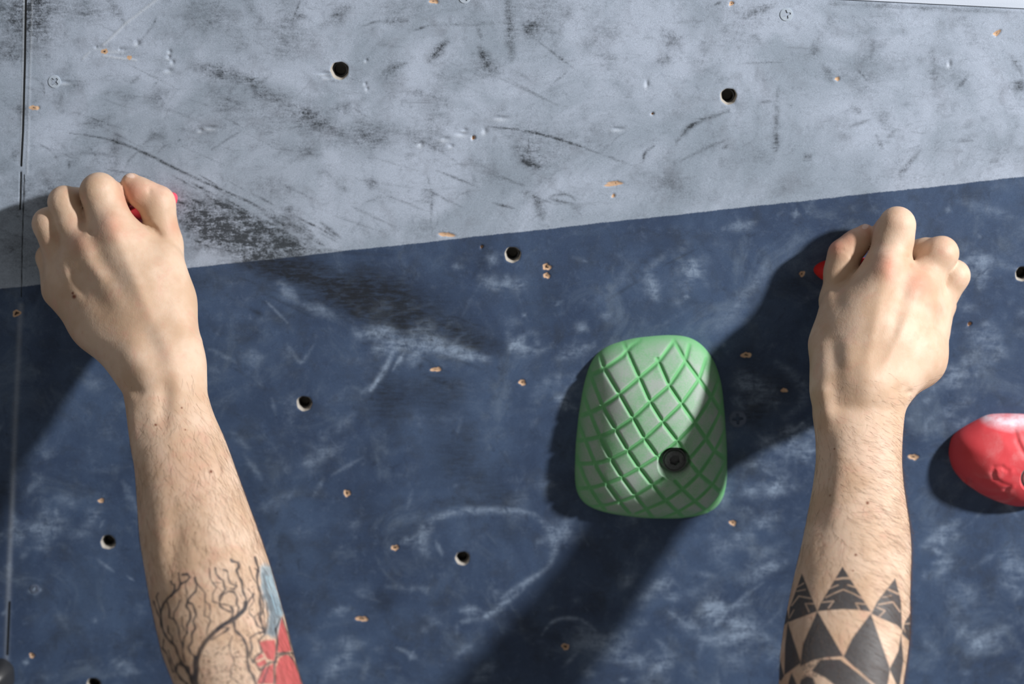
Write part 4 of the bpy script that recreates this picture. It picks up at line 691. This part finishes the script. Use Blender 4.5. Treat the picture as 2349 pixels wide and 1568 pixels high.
vor = m.n('ShaderNodeTexVoronoi', 0, {'Vector': m.map(co, sc=(1, 1, .7)), 'Scale': 1100.0}); nb = m.bump(vor, .14, .00025); nb = m.bump(m.noise(co, 260, 4), .22, .0008, nb); m.put(m.b.inputs['Normal'], nb); SKIN = m.m

def catmull(V, Q):
    e = np.sort(np.concatenate([Q[:, [i, (i+1) % 4]] for i in range(4)]), 1).astype(np.int64); key = e[:, 0]*(len(V)+1)+e[:, 1]
    u, inv = np.unique(key, return_inverse=True); E = np.stack([u//(len(V)+1), u % (len(V)+1)], 1); nf, ne, nv_ = len(Q), len(E), len(V)
    FP = V[Q].mean(1); fi = np.tile(np.arange(nf), 4); cnt = np.bincount(inv, minlength=ne)
    mean = lambda idx_, val, n_: np.stack([np.bincount(idx_, val[:, k], minlength=n_) for k in range(3)], 1)
    mid = (V[E[:, 0]]+V[E[:, 1]])/2; EP = np.where((cnt > 1)[:, None], (mid+mean(inv, FP[fi], ne)/cnt[:, None])/2, mid)
    vf = np.bincount(Q.ravel(), minlength=nv_); Fa = mean(Q.ravel(), np.repeat(FP, 4, 0), nv_)/np.maximum(vf, 1)[:, None]
    ve = np.bincount(E.ravel(), minlength=nv_); Ra = mean(E.ravel(), np.repeat(mid, 2, 0), nv_)/np.maximum(ve, 1)[:, None]
    k = np.maximum(vf, 3)[:, None]; VP = (Fa+2*Ra+(k-3)*V)/k
    ei = inv.reshape(4, nf).T+nv_; fc = np.arange(nf)+nv_+ne
    return np.concatenate([VP, EP, FP]), np.concatenate([np.stack([Q[:, i], ei[:, i], fc, ei[:, (i-1) % 4]], 1) for i in range(4)]).astype(np.int32)
parts = []
for A in (LEFT, RIGHT): parts.append(build_arm(A))
nL = len(parts[0][0]); V = np.concatenate([parts[0][0], parts[1][0]]); Q = np.concatenate([parts[0][1], parts[1][1]+nL])
V, Q = catmull(V, Q); me = mesh_np('person', V, Q, SKIN); person = link('person', me); del V, Q, parts
n = len(me.vertices); co_ = np.empty(n*3, np.float32); me.vertices.foreach_get('co', co_); co_ = co_.reshape(n, 3)
me.polygons.foreach_set('use_smooth', [True]*len(me.polygons))
PX, PY = proj(co_[:, 0], co_[:, 1], co_[:, 2]); rgba = np.zeros((n, 4))
lm = (PX < 1100) & (PY > 1255); rm = (PX > 1100) & (PY > 1255)
c, a = ink_left(PX[lm], PY[lm], int(lm.sum())); rgba[lm, :3] = c; rgba[lm, 3] = a
c, a = ink_right(PX[rm], PY[rm], int(rm.sum())); rgba[rm, :3] = c; rgba[rm, 3] = a
for x, y, ax_, ay_, an in [(297, 401, 13, 6, 22), (1985, 519, 8, 6, -30)]:                      # pale edge of each thumbnail
    c_, s_ = math.cos(math.radians(an)), math.sin(math.radians(an)); dx, dy = PX-x, PY-y; r_ = np.hypot((dx*c_+dy*s_)/ax_, (-dx*s_+dy*c_)/ay_); w_ = np.clip((1.15-r_)/.3, 0, 1)*.6
    rgba[:, :3] = np.where(w_[:, None] > 0, np.array(lin(232, 208, 196)[:3]), rgba[:, :3]); rgba[:, 3] = np.maximum(rgba[:, 3], w_)
cattr(me, 'ink', rgba)
blush = np.zeros(n)
for x, y, r, s_ in [(258, 515, 30, .35), (183, 558, 26, .3), (305, 440, 30, .55), (292, 455, 22, .4), (365, 425, 34, .25), (400, 520, 20, .3), (2036, 608, 30, .5), (2112, 655, 32, .55), (2145, 705, 22, .3), (1915, 563, 24, .6), (1945, 545, 24, .4), (1985, 525, 22, .4), (2165, 560, 24, .15), (2058, 500, 30, .1), (440, 1080, 60, .1), (1990, 1050, 60, .05)]:
    blush = np.maximum(blush, s_*np.exp(-((PX-x)**2+(PY-y)**2)/r**2))
mole = np.zeros(n)
for x, y, r in [(357, 974, 3.2), (484, 1081, 3.8), (170, 680, 5), (167, 672, 3), (1990, 1153, 3.6), (1963, 1272, 3.2), (1957, 1308, 2), (1914, 1029, 2), (417, 935, 2.2), (425, 985, 2), (1904, 1136, 2)]:
    mole = np.maximum(mole, np.clip(1.4-np.hypot(PX-x, PY-y)/r, 0, 1))
fattr(me, 'blush', blush); fattr(me, 'mole', mole)
tag(person, 'person seen from behind with both bare tattooed forearms reaching up to grip two holds', 'person')

# ---- fine arm hair
no = np.empty(n*3, np.float32); me.vertices.foreach_get('normal', no); no = no.reshape(n, 3)
dens = np.clip((PY-850)/240, 0, 1)*np.clip(.25-no[:, 1], 0, 1)**.3*(PY < 1600); dens[PX > 1100] *= .5+1.3*np.clip((PX[PX > 1100]-1920)/150, 0, 1); dens[PX < 1100] *= .6+.8*np.clip((PX[PX < 1100]-300)/300, 0, 1)
pick = np.random.default_rng(9).choice(n, 5600, p=dens/dens.sum(), replace=False)
rg = np.random.default_rng(10); HV = []; HF = []; base_i = 0
for i in pick:
    p = co_[i].astype(float); nn = no[i].astype(float); left = PX[i] < 1100
    along = np.array([.12 if left else .02, -.3, -1.0]); side = np.array([1.0, 0, 0])*(rg.normal(.0, .35)+(.25 if left else 1.5*np.clip((PX[i]-1880)/160, .1, 1.0))*(1 if p[0] else 1))
    t = along*(rg.normal(.9, .2))*(1 if left else .55)+side; t -= nn*(t@nn); t /= np.linalg.norm(t); b_ = np.cross(nn, t)
    L = rg.uniform(.006, .015); cv = rg.normal(0, .35); lift = rg.uniform(.03, .16); K = 5; r0 = rg.uniform(.000024, .000042)
    for j in range(K):
        s_ = j/(K-1); q = p+t*L*s_+b_*cv*L*s_*s_+nn*(L*lift*s_*(1.15-s_)+.00005); r_ = r0*(1-.75*s_)
        for a_ in (0, 2.1, 4.2): HV.append(q+b_*math.cos(a_)*r_+nn*math.sin(a_)*r_)
    for j in range(K-1):
        for a_ in range(3): HF.append([base_i+j*3+a_, base_i+j*3+(a_+1) % 3, base_i+(j+1)*3+(a_+1) % 3, base_i+(j+1)*3+a_])
    base_i += K*3
m = NT('brown_hair'); m.put(m.b.inputs['Base Color'], m.mix(m.noise(m.obj(), 90), lin(62, 42, 28), lin(120, 88, 60))); m.b.inputs['Roughness'].default_value = .5
tag(link('arm_hair', mesh_np('arm_hair', np.array(HV), np.array(HF), m.m), person), 'fine brown arm hair', kind='stuff')
